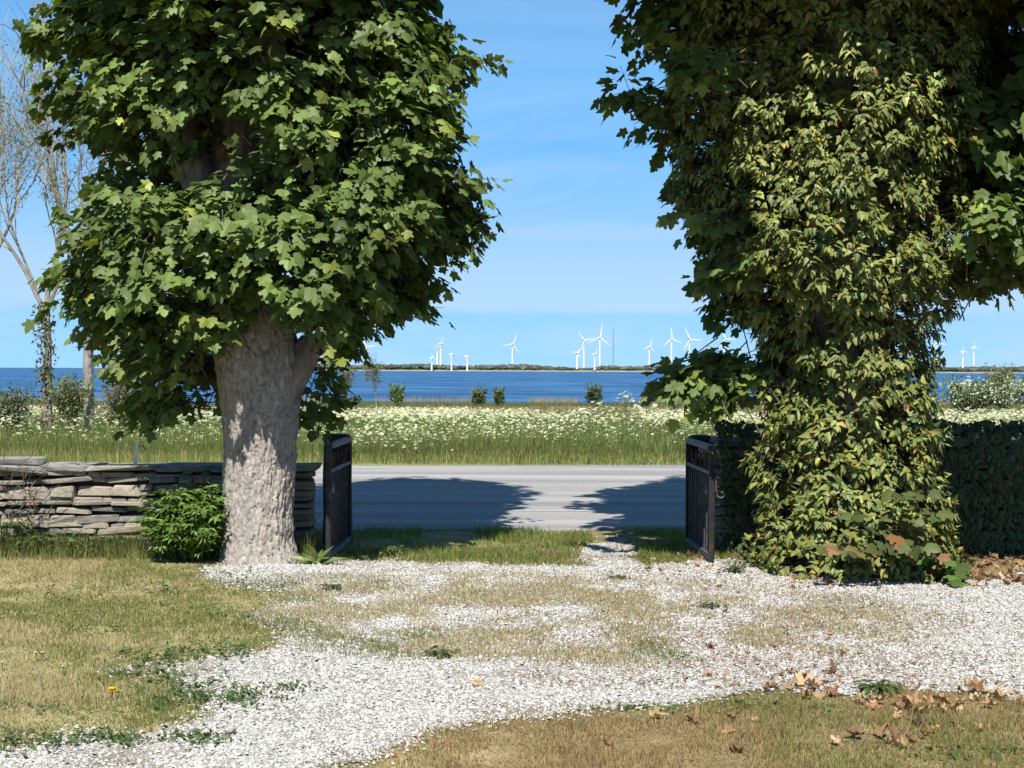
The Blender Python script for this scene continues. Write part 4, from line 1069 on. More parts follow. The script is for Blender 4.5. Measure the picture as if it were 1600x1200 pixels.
def bush(name, px, base_py, d, wpx, hpx, label, r, col=(.06, .085, .03), dens=1.0, flowers=0.0, leafpx=3.2, cat='bush', top=1.0, stems=5):
    s = d / FPX; g = float(ground_z(np.array([(px - 800) * s]), np.array([d]))[0]); x0 = (px - 800) * s; W, H = wpx * s / 2, hpx * s
    zb = min(g, at(px, base_py, d)[2]); H = at(px, base_py - hpx, d)[2] - zb
    t = thing(name, (x0, d, zb), label, cat)
    mb = MB()
    for k in range(stems):
        a = r.uniform(0, 6.28); mb.tube(curve((x0 + math.cos(a) * .1 * W, d + math.sin(a) * .1 * W, zb), (x0 + math.cos(a) * .6 * W, d + math.sin(a) * .6 * W, zb + H * .75), 5, (0, 0, .05 * H), .02 * H, r), np.linspace(.02, .006, 5) * H * .8, 5, (.12, .10, .08), False)
    link('stems', mb.mesh('stems', M['bare']), t)
    P = []; 
    for k in range(9):
        a = r.uniform(0, 6.28); q = math.sqrt(r.random()) * .55; c = np.array([x0 + math.cos(a) * W * q, d + math.sin(a) * W * q, zb + H * r.uniform(.28, .70) * (1 - .2 * q)])
        n = int(70 * dens); dr = ell_dirs(n, r) * r.uniform(.5, 1.05, (n, 1)); P.append(c + dr * np.array([W * .48, W * .48, H * .30 * top]))
    for k in range(int(16 * dens)):                      # shoots sticking out of the outline
        a = r.uniform(0, 6.28); b0 = np.array([x0 + math.cos(a) * W * .5, d + math.sin(a) * W * .5, zb + H * .6]); e = b0 + np.array([math.cos(a) * W * .4, math.sin(a) * W * .4, H * r.uniform(.1, .42)])
        P.append(curve(b0, e, 9, jit=.03 * W, r=r))
    P = np.vstack(P); P[:, 2] = np.maximum(P[:, 2], zb + .03); n = len(P)
    A = r.normal(0, 1, (n, 3)); Nn = r.normal(0, .5, (n, 3)) + [0, -.6, .7]; C = jitcol(col, n, .28, .08, r)
    fl = r.random(n) < flowers * np.clip((P[:, 2] - zb) / H * 1.6, .2, 1); C[fl] = np.array([.62, .62, .54]) * r.uniform(.8, 1.1, (fl.sum(), 1))
    V, F, C = instances(DIA_V, DIA_F, frames(A, Nn), P, r.uniform(.7, 1.4, n) * leafpx * s, C); tag(link('foliage', mesh_np('foliage', V, F, C, M['shrub']), t), kind='stuff')
    return t
r4 = np.random.default_rng(404)
def gz(x, y): return float(ground_z(np.array([x]), np.array([y]))[0])
p = at(76, 640, 38); bare_tree('ash_tree', (p[0], 38, gz(p[0], 38)), 9.0, (-.05, 0, 1), 'nearly leafless ash tree with ivy on its slim trunk at the far left', np.random.default_rng(12), .125, 2200, leafsize=.075, spread=.75)
p = at(138, 640, 41); bare_tree('ash_tree', (p[0], 41, gz(p[0], 41)), 10.8, (.01, 0, 1), 'bare tree with pale trunk half hidden behind the left maple crown', np.random.default_rng(19), .18, 300, trunk_frac=.40, spread=.75, ivy=False, barkc=(.25, .235, .205))
p = at(-35, 640, 42); bare_tree('ash_tree', (p[0], 42, gz(p[0], 42)), 10.0, (.02, 0, 1), 'bare tree reaching in from the left edge of the picture', np.random.default_rng(23), .13, 900, ivy=False, spread=.75, leafsize=.07)
p = at(588, 640, 95); bare_tree('young_tree', (p[0], 95, gz(p[0], 95)), 3.6, (.03, 0, 1), 'small sparse young tree standing at the shore right of the left maple', np.random.default_rng(31), .05, 900, (.13, .14, .06), levels=3, ivy=False, spread=.75, leafsize=.11, trunk_frac=.4)
p = at(540, 640, 88); bare_tree('young_tree', (p[0], 88, gz(p[0], 88)), 3.6, (-.05, 0, 1), 'small grey green tree close to the left maple trunk above the meadow', np.random.default_rng(33), .06, 1000, (.11, .14, .07), levels=3, ivy=False, spread=.9, leafsize=.11, trunk_frac=.3)
for a in (('shore_bush', 620, 634, 128, 30, 36, 'rounded green bush at the shore right of the sparse young tree', (.10, .15, .04)),
          ('shore_bush', 749, 634, 150, 27, 31, 'left one of the two small bushes standing close together at the shore', (.10, .14, .05)),
          ('shore_bush', 780, 634, 150, 20, 30, 'right and slimmer one of the two small bushes close together at the shore', (.09, .13, .045)),
          ('shore_bush', 928, 634, 120, 30, 36, 'dark rounded bush at the shore above the tallest cow parsley', (.085, .115, .055)),
          ('shore_bush', 1056, 636, 120, 34, 36, 'green bush at the shore below the dark maple branch', (.06, .09, .03)),
          ('field_bush', 110, 655, 37, 80, 74, 'olive green bush at the foot of the leafless ash trunks', (.12, .135, .045)),
          ('field_bush', 15, 655, 38, 100, 60, 'dark green bush at the left edge beyond the stone wall', (.08, .105, .045)),
          ('field_bush', 190, 655, 38, 75, 72, 'dull twiggy bush beside the pale trunk behind the left maple', (.13, .13, .06)),
          ('field_bush', 545, 645, 86, 40, 26, 'low green bush under the small grey green tree', (.05, .08, .03))):
    bush(*a[:7], r4, a[7], 3.0 if a[0] == 'field_bush' else 1.3, leafpx=4.5 if a[0] == 'field_bush' else 3.4)
bush('hawthorn_bush', 1545, 640, 80, 150, 56, 'wide hawthorn bush covered in white blossom at the right edge', r4, (.11, .15, .045), 6.0, .26, 5.0)
bush('hawthorn_bush', 1640, 640, 84, 130, 58, 'blossoming hawthorn bush cut off by the right picture edge', r4, (.11, .15, .045), 5.0, .24, 5.0)
bush('willow_bush', 1562, 620, 92, 46, 56, 'yellowish green willow rising behind the hawthorn blossom', r4, (.18, .175, .06), 3.5, 0, 3.5)

# ------------------------------------------------------------------ meadow of cow parsley
def blades(n, x, y, z, hmin, hmax, wd, col, r, lean=.35, tv=BLADE_V, tf=BLADE_F):
    a = r.uniform(0, 6.283, n); A = np.stack([np.cos(a) * lean * r.random(n), np.sin(a) * lean * r.random(n), np.ones(n)], -1); b = r.uniform(0, 6.283, n)
    Nn = np.stack([np.cos(b) * .6, -.8 + 0 * b, 0 * b], -1) + r.normal(0, .3, (n, 3)); h = r.uniform(hmin, hmax, n)
    sc = np.stack([wd * r.uniform(.7, 1.4, n), h, h], -1)
    return instances(tv, tf, frames(A, Nn), np.stack([x, y, z], -1), sc, col)
r5 = np.random.default_rng(505)
def frustum_xy(n, y0, y1, r, margin=1.25, pw=1.0, xoff=0):
    u = r.random(n); y = np.sqrt(y0 ** 2 + (y1 ** 2 - y0 ** 2) * u ** pw); x = (r.random(n) * 2 - 1) * (800 / FPX) * y * margin; return x, y
# tall grass
x, y = frustum_xy(26000, 25.4, 30, r5); k = y > road_far(x) + .12 + .25 * noise(x * 1.2, y, 0, 96); x, y = x[k], y[k]; n = len(x)
hn = noise(x * .7, y * .7, 0, 97, 2)
edge = np.clip((y - road_far(x)) / 1.2, .35, 1)
g1 = jitcol((.24, .28, .085), n, .25, .08, r5); dryb = r5.random(n) < .3; g1[dryb] = jitcol((.40, .34, .17), dryb.sum(), .2, .05, r5)
V1, F1, C1 = blades(n, x, y, ground_z(x, y), .22, .42, .011, g1, r5); 
V1[:, 2] = ground_z(V1[:, 0], V1[:, 1]) + (V1[:, 2] - ground_z(V1[:, 0], V1[:, 1])) * np.repeat(edge * (.6 + .7 * hn), len(BLADE_V))
x, y = frustum_xy(42000, 27.5, 66, r5); n = len(x); g2 = jitcol((.27, .31, .11), n, .25, .08, r5)
V2, F2, C2 = blades(n, x, y, ground_z(x, y), .30, .62, .016, g2, r5, .3)
tag(link('meadow_grass', mesh_np('meadow_grass', np.vstack([V1, V2]), np.vstack([F1, F2 + len(V1)]), np.vstack([C1, C2]), M['grass'])), 'tall green grass along the far road verge and through the meadow', 'grass', kind='stuff')
# white umbels
um = []; uf = []
for k in range(7):
    a = k * 2.399; q = .42 * math.sqrt(k / 6.5); c = np.array([math.cos(a) * q, math.sin(a) * q, .12 - .5 * q * q]); s = .15; n0 = len(um)
    for j in range(4): um.append(c + [math.cos(j * 1.571 + k) * s * 1.1, math.sin(j * 1.571 + k) * s * 1.1, .02 * (j % 2)])
    uf += [[n0, n0 + 1, n0 + 2], [n0, n0 + 2, n0 + 3]]
UM_V = np.array(um); UM_F = np.array(uf)
um2 = []; uf2 = []
for k in range(4):
    a = k * 1.57; q = .28; c = np.array([math.cos(a) * q, math.sin(a) * q, .1 * (k % 2)]); n0 = len(um2)
    for j in range(4): um2.append(c + [math.cos(j * 1.57) * .22, math.sin(j * 1.57) * .22, .04 * (j % 2)])
    uf2 += [[n0, n0 + 1, n0 + 2], [n0, n0 + 2, n0 + 3]]
UM2_V = np.array(um2); UM2_F = np.array(uf2)
def umbels(x, y, h, size, r, tv, tf):
    n = len(x); Nn = r.normal(0, .28, (n, 3)) + [0, -.25, 1]; A = np.stack([np.cos(x * 50), np.sin(x * 50), 0 * x], -1)
    c = np.array([.80, .79, .56]) * r.uniform(.8, 1.08, (n, 1)); yg = r.random(n) < .45; c[yg] = np.array([.58, .62, .32]) * r.uniform(.8, 1.1, (yg.sum(), 1))
    return instances(tv, tf, frames(A, Nn), np.stack([x, y, ground_z(x, y) + h], -1), size, c)
x, y = frustum_xy(21000, 25.8, 40, r5); dn = noise(x * .45, y * .30, 0, 98, 3); k = (r5.random(len(x)) < np.clip(dn * 3.4 - 1.1 - .55 * np.clip(27.6 - y, 0, 1.2) - 9 * (y < road_far(x) + .5), .03, 1)) ; x, y, dn = x[k], y[k], dn[k]; n = len(x)
h = (.16 + .54 * r5.random(n) ** .8) * (.65 + .6 * noise(x * .25, y * .2, 0, 94, 2)) + .06 * np.clip((y - 29) / 6, 0, 1)
V1, F1, C1 = umbels(x, y, h, r5.uniform(.04, .085, n), r5, UM_V, UM_F)
x2, y2 = frustum_xy(22000, 40, 66, r5); dn2 = noise(x2 * .30, y2 * .16, 0, 99, 3); k = (dn2 > .40 + .16 * np.clip((y2 - 52) / 12, 0, 1)); x2, y2 = x2[k], y2[k]; n2 = len(x2)
h2 = .42 + .26 * r5.random(n2)
V2, F2, C2 = umbels(x2, y2, h2, r5.uniform(.08, .13, n2), r5, UM2_V, UM2_F)
tag(link('cow_parsley', mesh_np('cow_parsley', np.vstack([V1, V2]), np.vstack([F1, F2 + len(V1)]), np.vstack([C1, C2]), M['petal'])), 'mass of white cow parsley flowers filling the meadow beyond the road', 'flowers', kind='stuff')
stx = MB()
zb_ = ground_z(x, y)
sel = np.arange(0, n, 2)
V3, F3, C3 = blades(len(sel), x[sel], y[sel], zb_[sel], .9, 1.0, .008, jitcol((.12, .15, .05), len(sel), .2, .05, r5), r5, .05, TRI_V, TRI_F)
V3[:, 2] = np.repeat(zb_[sel], 3) + (V3[:, 2] - np.repeat(zb_[sel], 3)) * np.repeat(h[sel], 3)
tag(link('cow_parsley_stems', mesh_np('cow_parsley_stems', V3, F3, C3, M['grass'])), 'thin green stems of the cow parsley in the meadow', 'flowers', kind='stuff')

def tall_parsley(px, top, d, label, r, nst=12, wd=.55):
    x0 = (px - 800) / FPX * d; zb = gz(x0, d); H = at(px, top, d)[2] - zb
    t = thing('cow_parsley_plant', (x0, d, zb), label, 'flower'); st = MB(); hx, hy, hz = [], [], []
    for k in range(nst):
        e = np.array([x0 + r.normal(0, wd * .45), d + r.normal(0, wd * .4), zb + H * r.uniform(.72, 1.0)]); P = curve((x0 + r.normal(0, .05), d, zb), e, 6, (0, 0, .1), .02, r); st.tube(P, np.linspace(.007, .003, 6), 4, (.11, .15, .05), False)
        for j in range(4):
            q = e + r.normal(0, .07, 3) * [1.3, 1.3, .6]; st.tube([P[4], q], .002, 3, (.11, .15, .05), False); hx.append(q[0]); hy.append(q[1]); hz.append(q[2])
    hx, hy, hz = map(np.array, (hx, hy, hz)); V, F, C = umbels(hx, hy, 0 * hx, r.uniform(.08, .13, len(hx)), r, UM_V, UM_F); V[:, 2] += np.repeat(hz - ground_z(hx, hy), len(UM_V))
    link('stems', st.mesh('stems', M['bare']), t); tag(link('flower_heads', mesh_np('flower_heads', V, F, C, M['petal']), t), kind='stuff')
tall_parsley(982, 616, 28.5, 'tallest cow parsley plant rising against the water in the middle', r5, 12, .45)
tall_parsley(915, 630, 28.2, 'tall cow parsley clump left of the tallest plant', r5, 9, .35)

# field grass tufts and reeds at the water
x, y = frustum_xy(26000, 66, 190, r5, 1.2); n = len(x); nn_ = noise(x * .05, y * .08, 0, 55, 3)
c = np.where((nn_ > .52)[:, None], jitcol((.27, .22, .11), n, .2, .06, r5), jitcol((.16, .18, .07), n, .2, .06, r5))
V1, F1, C1 = blades(n, x, y, ground_z(x, y), .15, .38, .07, c, r5, .4, TRI_V, TRI_F)
tag(link('field_grass', mesh_np('field_grass', V1, F1, C1, M['grass'])), 'rough brownish grass between the meadow and the shore', 'grass', kind='stuff')
n = 26000; x = r5.uniform(-95, 130, n); y = r5.uniform(193, 214, n)
px = 800 + x / 200 * FPX; rb = noise(px * .011, y * .02, 0, 57, 2)
ed = (noise(px * .05, y * .1, 0, 58, 2) - .5) * 50; k = (np.abs(px + ed - 670) < 75) | (np.abs(px + ed - 865) < 40) | (px + ed > 1010) | ((px + ed < 520) & (rb > .4)); k &= y > 196 + 14 * noise(px * .02, px * 0, 0, 59, 2)
x, y = x[k], y[k]; n = len(x)
V1, F1, C1 = blades(n, x, y, np.maximum(ground_z(x, y), -3.05), .35, 1.15, .05, jitcol((.50, .40, .26), n, .15, .05, r5), r5, .2, TRI_V, TRI_F)
tag(link('reed_bed', mesh_np('reed_bed', V1, F1, C1, M['grass'])), 'pale straw coloured reeds at the edge of the water', 'reeds', kind='stuff')

# ------------------------------------------------------------------ lawn, gravel stones, weeds, fallen leaves
r6 = np.random.default_rng(606)
# limestone chips
n = 370000; u = r6.random(n); y = 4.7 + (14.9 - 4.7) * u ** .95; x = (r6.random(n) * 2 - 1) * ((800 / FPX) * y + 1.5)
k = in_gravel(x + r6.normal(0, .05, n), y + r6.normal(0, .09, n), 1.15, 11); x, y = x[k], y[k]
thin = np.clip(noise(x * 1.7, y * 1.1, 0, 131, 4) * 3.2 - 1.55, 0, 1); k = (r6.random(len(x)) > mid_patch(x, y) * .45) & (r6.random(len(x)) > thin * .6) & (r6.random(len(x)) > .75 * np.clip((y - 12.45) * 3, 0, 1)); x, y = x[k], y[k]; n = len(x)
OCT = np.array([[1, 0, 0], [-1, 0, 0], [0, 1, 0], [0, -1, 0], [0, 0, 1], [0, 0, -1.0]]); OCT = np.array([[1, .3, -.3], [-1, -.2, -.3], [-.2, 1, -.3], [.3, -1, -.3], [.25, .1, 1.0], [-.4, -.15, .8]]); OCT = np.array([[1, .3, -.3], [-1, -.2, -.3], [-.2, 1, -.3], [.3, -1, -.3], [.1, .05, 1.0]]); OF = np.array([[0, 2, 4], [2, 1, 4], [1, 3, 4], [3, 0, 4]])
sz = r6.uniform(.0045, .0105, n) * np.where(r6.random(n) < .05, 1.7, 1)
A = r6.normal(0, 1, (n, 3)) * [1, 1, .2]; Nn = r6.normal(0, .28, (n, 3)) + [0, 0, 1]
tone = r6.choice([.52, .48, .43, .34, .23], n, p=[.32, .3, .2, .12, .06]); c = np.stack([tone * 1.0, tone * .975, tone * .915], -1) * r6.uniform(.92, 1.06, (n, 1))
V, F, C = instances(OCT, OF, frames(A, Nn), np.stack([x, y, ground_z(x, y) + .006 + sz * .35], -1), np.stack([sz, sz * r6.uniform(.7, 1.2, n), sz * r6.uniform(.45, .75, n)], -1), c)
V += r6.normal(0, .0012, V.shape)
tag(link('gravel_chips', mesh_np('gravel_chips', V, F, C, M['pebble'])), 'white limestone gravel covering the drive', 'gravel', kind='stuff')

# short lawn grass
def lawn_colour(x, y, r, dry_bias=0.0):
    n = len(x); px, py = to_px(x, y)
    dn = noise(x * 1.1, y * .8, 0, 111, 3) + (noise(x * 4, y * 3, 0, 112, 2) - .5) * .35
    dry = np.clip((dn - .36 + dry_bias) * 3.2, 0.08, .97)
    right = (px > 480 + (1200 - py) * .5) & (py > 1060); dry = np.where(right, np.clip(dry + .22, 0, .97), np.clip(dry - .14, .04, .97))
    c = jitcol((.21, .235, .07), n, .22, .07, r); d = r.random(n) < dry
    c[d] = jitcol((.52, .43, .25), d.sum(), .2, .05, r)
    rd = d & right; c[rd] = jitcol((.37, .27, .135), rd.sum(), .22, .05, r)
    b = r.random(n) < .06; c[b] = jitcol((.16, .10, .05), b.sum(), .2, .05, r)
    return c
n = 520000; y = 4.7 + (13.6 - 4.7) * r6.random(n) ** 1.05; x = (r6.random(n) * 2 - 1) * ((800 / FPX) * y + 1.5)
g = in_gravel(x + r6.normal(0, .05, n), y + r6.normal(0, .10, n), 1.2, 11)
px, py = to_px(x, y); wallfoot = (y > 12.95) & (np.abs(x) > 1.5)
k = (~g) & ~((np.abs(x - X1) < .33) & (np.abs(y - D1) < .33))
k &= ~((x > 2.0) & (y > 11.6)) & ~((x > 1.3) & (y > 9.5) & (y < 12))
x1, y1 = x[k], y[k]; n1 = len(x1)
tu = noise(x1 * 3.5, y1 * 2.6, 0, 141, 3); k = r6.random(n1) < np.clip(tu * 3.5 - .6, .72, 1); x1, y1, tu = x1[k], y1[k], tu[k]; n1 = len(x1)
cl = lawn_colour(x1, y1, r6)
# greener, longer turf along the drive edge and by the gateway
V1, F1, C1 = blades(n1, x1, y1, ground_z(x1, y1), .010, .034, .0042, cl, r6, 1.0, TRI_V, TRI_F)
z0_ = np.repeat(ground_z(x1, y1), len(TRI_V)); V1[:, 2] = z0_ + (V1[:, 2] - z0_) * np.repeat(.45 + 1.25 * np.clip(tu * 2 - .5, 0, 1), len(TRI_V))
# grass creeping over the gravel
xe = r6.uniform(-2.6, 3.2, 170000); ye = r6.uniform(7.6, 11.8, 170000); ge = in_gravel(xe, ye); xm, ym = np.concatenate([x[g], xe[ge]]), np.concatenate([y[g], ye[ge]]); mp_ = mid_patch(xm, ym); k = r6.random(len(xm)) < mp_ * .75 + .012 * (noise(xm * 2.5, ym * 2.5, 0, 117, 2) > .6); xm, ym = xm[k], ym[k]
V2, F2, C2 = blades(len(xm), xm, ym, ground_z(xm, ym) + .004, .015, .04, .0042, lawn_colour(xm, ym, r6, .16), r6, 1.0, TRI_V, TRI_F)
tag(link('lawn_grass', mesh_np('lawn_grass', np.vstack([V1, V2]), np.vstack([F1, F2 + len(V1)]), np.vstack([C1, C2]), M['grass'])), 'short half dry lawn grass beside and on the drive', 'grass', kind='stuff')

# lush grass between the gravel and the road, inside the gateway
n = 30000; x = r6.uniform(-2.2, 2.4, n); y = r6.uniform(12.35, 15.0, n); px, py = to_px(x, y)
den = noise(x * 1.6, y * 1.6, 0, 121, 3)
track = (np.abs(px - (958 + (py - 840) * .25)) < 34) | ((np.abs(px - 700) < 40) & (py < 850) & (py > 828))
k = ~in_gravel(x, y, .8) & (y < road_near(x) - .02 + .30 * (den - .4)) & ~(track & (r6.random(n) < .9)) & (r6.random(n) < np.clip(den * 4 - 1.6, .05, 1))
k &= ~((np.abs(x + 1.6) < .12) & (y < 13.9)) ; x, y, den = x[k], y[k], den[k]; n = len(x)
c = jitcol((.20, .26, .065), n, .22, .07, r6); d = r6.random(n) < .16; c[d] = jitcol((.30, .25, .11), d.sum(), .2, .05, r6)
V1, F1, C1 = blades(n, x, y, ground_z(x, y), .025, .095, .0055, c, r6, 1.0)
# fringe at the foot of the left wall and round the trunk
n = 15000; x = r6.uniform(-7, -1.7, n); y = r6.uniform(12.55, 13.2, n); k = (r6.random(n) < np.clip((y - 12.5) / .5, .15, 1)) & ~((np.abs(x - X1) < .36) & (np.abs(y - D1) < .36)); x, y = x[k], y[k]; n = len(x)
c = jitcol((.14, .19, .05), n, .25, .08, r6); d = r6.random(n) < .25; c[d] = jitcol((.30, .25, .12), d.sum(), .2, .05, r6)
V2, F2, C2 = blades(n, x, y, ground_z(x, y), .06, .24, .006, c, r6, .6)
tag(link('rough_grass', mesh_np('rough_grass', np.vstack([V1, V2]), np.vstack([F1, F2 + len(V1)]), np.vstack([C1, C2]), M['grass'])), 'longer green grass in the gateway and at the wall foot', 'grass', kind='stuff')

# darker clover-like patches on the drive edge
T = []
for cx, cy, a, b, m in ((245, 1030, 45, 12, 260), (335, 1022, 45, 12, 260), (290, 1090, 60, 16, 420), (250, 1062, 60, 10, 260), (160, 1160, 60, 8, 260), (310, 1160, 36, 8, 160), (380, 1095, 50, 10, 200), (250, 925, 50, 8, 160), (390, 920, 50, 6, 120), (1020, 852, 45, 14, 200), (440, 1080, 40, 6, 80), (350, 905, 45, 7, 110), (40, 1165, 60, 14, 200), (60, 930, 50, 6, 60), (120, 945, 40, 6, 60), (30, 965, 40, 6, 50), (330, 955, 50, 8, 90), (130, 985, 60, 8, 70), (380, 975, 40, 8, 80), (60, 1110, 50, 8, 60), (1000, 1105, 60, 6, 60), (1200, 1110, 80, 8, 80), (1500, 1180, 90, 8, 70)):
    q = r6.normal(0, .75, (m, 2)); q[:, 0] += (noise(q[:, 0] * 2, q[:, 1] * 2, cx * .1, 5) - .5) * 1.5; xy = np.array([gnd(cx + u * a, max(840, cy + v * b)) for u, v in q]); T.append(xy)
T = np.vstack(T); n = len(T); T3 = np.stack([T[:, 0], T[:, 1], ground_z(T[:, 0], T[:, 1]) + r6.uniform(.004, .03, n)], -1)
A = r6.normal(0, 1, (n, 3)) * [1, 1, .5] + [0, -.2, .3]; Nn = r6.normal(0, .35, (n, 3)) + [0, -.1, 1]
V, F, C = instances(OVAL_V, OVAL_F, frames(A, Nn), T3, r6.uniform(.018, .042, n), jitcol((.09, .135, .04), n, .22, .07, r6))
tag(link('clover_patch', mesh_np('clover_patch', V, F, C, M['shrub'])), 'dark green low weeds along the edge of the drive', 'weeds', kind='stuff')

# single weeds
def weed(px, py, h, wd, label, nst=8, lf=7, leaf=.05, col=(.08, .125, .03), tv=LANCE_V, tf=LANCE_F, name='weed_clump', stemr=.003):
    x, y = gnd(px, py); t = thing(name, (x, y, 0), label, 'weed')
    leafy_plant(t, (x, y, 0), wd, wd * .8, h, nst, lf, leaf, col, r6, tv, tf, group3=False, stemr=stemr)
weed(1152, 897, .15, .09, 'upright green weed standing alone on the gravel right of the right gate', 14, 9, .05, (.10, .14, .03))
weed(1160, 862, .16, .20, 'yellow green leafy weed at the foot of the wall by the right gate', 16, 7, .07, (.15, .19, .03), OVAL_V, OVAL_F)
weed(1215, 866, .14, .18, 'low green weed under the left edge of the ivy foot', 12, 6, .07, (.11, .16, .03), OVAL_V, OVAL_F)
weed(60, 872, .20, .20, 'broad tangled weeds at the wall foot by the left picture edge', 14, 8, .075, (.085, .13, .03), OVAL_V, OVAL_F)
weed(125, 873, .22, .18, 'leafy green weeds at the wall foot below the shadow edge', 13, 8, .065, (.095, .145, .03), OVAL_V, OVAL_F)
weed(185, 868, .22, .22, 'green weeds at the wall foot just left of the shrub', 10, 7, .06, (.085, .13, .03), OVAL_V, OVAL_F)
weed(10, 868, .34, .26, 'tall dark weeds in the lower corner of the wall at the left edge', 18, 9, .08, (.06, .095, .025), OVAL_V, OVAL_F)
weed(520, 925, .06, .09, 'small flat green weed on the gravel below the left gate', 9, 4, .05, (.07, .11, .03), OVAL_V, OVAL_F)
weed(690, 1028, .05, .08, 'small dark weed in the middle of the white gravel', 9, 4, .05, (.06, .10, .03), OVAL_V, OVAL_F)
weed(1375, 1082, .06, .10, 'green weed tuft between dry leaves at the lawn edge on the right', 10, 4, .06, (.07, .12, .03), OVAL_V, OVAL_F)
weed(1110, 950, .05, .08, 'small green weed on the gravel in front of the right gate', 9, 4, .05, (.08, .11, .03), OVAL_V, OVAL_F)
weed(605, 870, .10, .16, 'tuft of green weeds at the gravel edge beside the left gate', 12, 6, .06, (.09, .15, .03), OVAL_V, OVAL_F)
weed(970, 905, .04, .07, 'tiny green weed near the middle of the gateway track', 8, 4, .045, (.08, .11, .03), OVAL_V, OVAL_F)

# broad-leaved plantain at the left gate
x0, y0 = gnd(497, 884); pl = thing('plantain_weed', (x0, y0, 0), 'plantain with long upright leaves between trunk and left gate', 'weed')
T = np.tile([x0, y0, .01], (9, 1)) + r6.normal(0, .02, (9, 3)) * [1, 1, 0]; a = np.linspace(0, 6.0, 9)
A = np.stack([np.cos(a) * 1.1, np.sin(a) * .6 - .2, r6.uniform(.25, 1.3, 9)], -1); leaf_objects(pl, LANCE_V, LANCE_F, frames(A, np.stack([-np.cos(a) * .5, -.6 + 0 * a, .8 + 0 * a], -1)), T, r6.uniform(.13, .24, 9), jitcol((.13, .17, .05), 9, .12, .05, r6), M['shrub'], nvar=3)

# dandelion and daisies
def dandelion(px, py, label, size=.024, col=(.80, .52, .01), name='dandelion'):
    x, y = gnd(px, py); t = thing(name, (x, y, 0), label, 'flower'); mb = MB(); mb.tube([[x, y, 0], [x, y, .05]], .003, 5, (.1, .14, .04)); link('stem', mb.mesh('stem', M['bare']), t)
    n = 26; a = np.arange(n) * 2.399; q = np.sqrt(np.arange(n) / n); A = np.stack([np.cos(a), np.sin(a), .9 - .9 * q], -1); Nn = np.stack([np.cos(a) * -.4, np.sin(a) * -.4, 1 + 0 * a], -1)
    V, F, C = instances(DIA_V, DIA_F, frames(A, Nn), np.tile([x, y, .05], (n, 1)), np.full(n, size), jitcol(col, n, .1, .03, r6)); link('petals', mesh_np('petals', V, F, C, M['petal']), t)
dandelion(176, 1097, 'yellow dandelion flower in the lawn at the lower left', .028)
dandelion(236, 916, 'tiny yellow flower in the lawn near the shrub', .016)
for px, py, lb in ((56, 1037, 'left of the pair of white daisies in the lawn'), (66, 1037, 'right of the pair of white daisies in the lawn'), (99, 1059, 'single white daisy above the dandelion'), (4, 1053, 'white daisy at the very left edge of the lawn')):
    dandelion(px, py, lb, .013, (.75, .75, .72), 'daisy')

# dry stalks in the lawn on the right
for px, py, tx, ty, lb in ((1412, 1146, 1411, 1090, 'left one of the thin dry stalks in the right lawn'), (1421, 1146, 1431, 1093, 'middle one of the thin dry stalks in the right lawn'), (1437, 1144, 1449, 1116, 'right and shortest one of the thin dry stalks in the right lawn')):
    x, y = gnd(px, py); tp = at(tx, ty, y - .02); t = thing('dry_stalk', (x, y, 0), lb, 'stalk'); mb = MB(); mb.tube(curve((x, y, 0), tp, 6, (.006, 0, 0)), np.linspace(.0035, .002, 6), 5, (.28, .2, .12)); link('stem', mb.mesh('stem', M['bare']), t)
    mb = MB(); mb.tube([tp, tp + [0, 0, .018]], [.004, .002], 5, (.2, .12, .07)); link('seed_head', mb.mesh('seed_head', M['bare']), t)

# dead vine over the left end of the wall
vn = thing('dead_vine', (-4.55, 13.1, 0), 'leafless brown creeper tangled over the left end of the wall', 'creeper'); st = MB()
for k in range(70):
    x0 = r6.uniform(-5.2, -4.15); z0 = r6.uniform(.05, .75); ln = r6.uniform(.15, .55); a = r6.uniform(.6, 2.6)
    st.tube(curve((x0, 13.12, z0), (x0 + math.cos(a) * ln, 13.06 + r6.normal(0, .03), min(1.0, z0 + math.sin(a) * ln)), 6, (0, -.05, 0), .02, r6), .0035, 3, (.13, .085, .06), False)
tag(link('stems', st.mesh('stems', M['bare']), vn), kind='stuff')

# fallen leaves one can pick out
def curled(seed):
    r = np.random.default_rng(seed); V = MAPLE_V.copy(); V[:, 2] = 1.0 * (V[:, 0] ** 2) * r.uniform(.3, 1.5) + .5 * (V[:, 1] - .4) ** 2 * r.uniform(-.4, 1.4) + r.normal(0, .05, len(V)); V[:, 0] *= r.uniform(.45, .85); V[1:, :2] *= r.uniform(.75, 1.05, (len(V) - 1, 1)); return V
DRY = [mesh_np('fallen_leaf', curled(k * 2 + kk), MAPLE_F, np.tile(np.array(c), (len(MAPLE_V), 1)), M['dry']) for k, c in enumerate([(.38, .23, .11), (.44, .28, .14), (.27, .15, .075), (.50, .36, .20), (.19, .105, .06), (.40, .23, .12)]) for kk in (0, 1)]
def dead_leaf(px, py, size, label, group=None):
    x, y = gnd(px, py); o = bpy.data.objects.new('fallen_leaf', random.choice(DRY)); COL.objects.link(o); o.location = (x, y, gz(x, y) + .016)
    o.rotation_euler = (random.gauss(0, .35), random.gauss(0, .35), random.uniform(0, 6.28)); o.scale = (size,) * 3; tag(o, label, 'leaf', group); return o
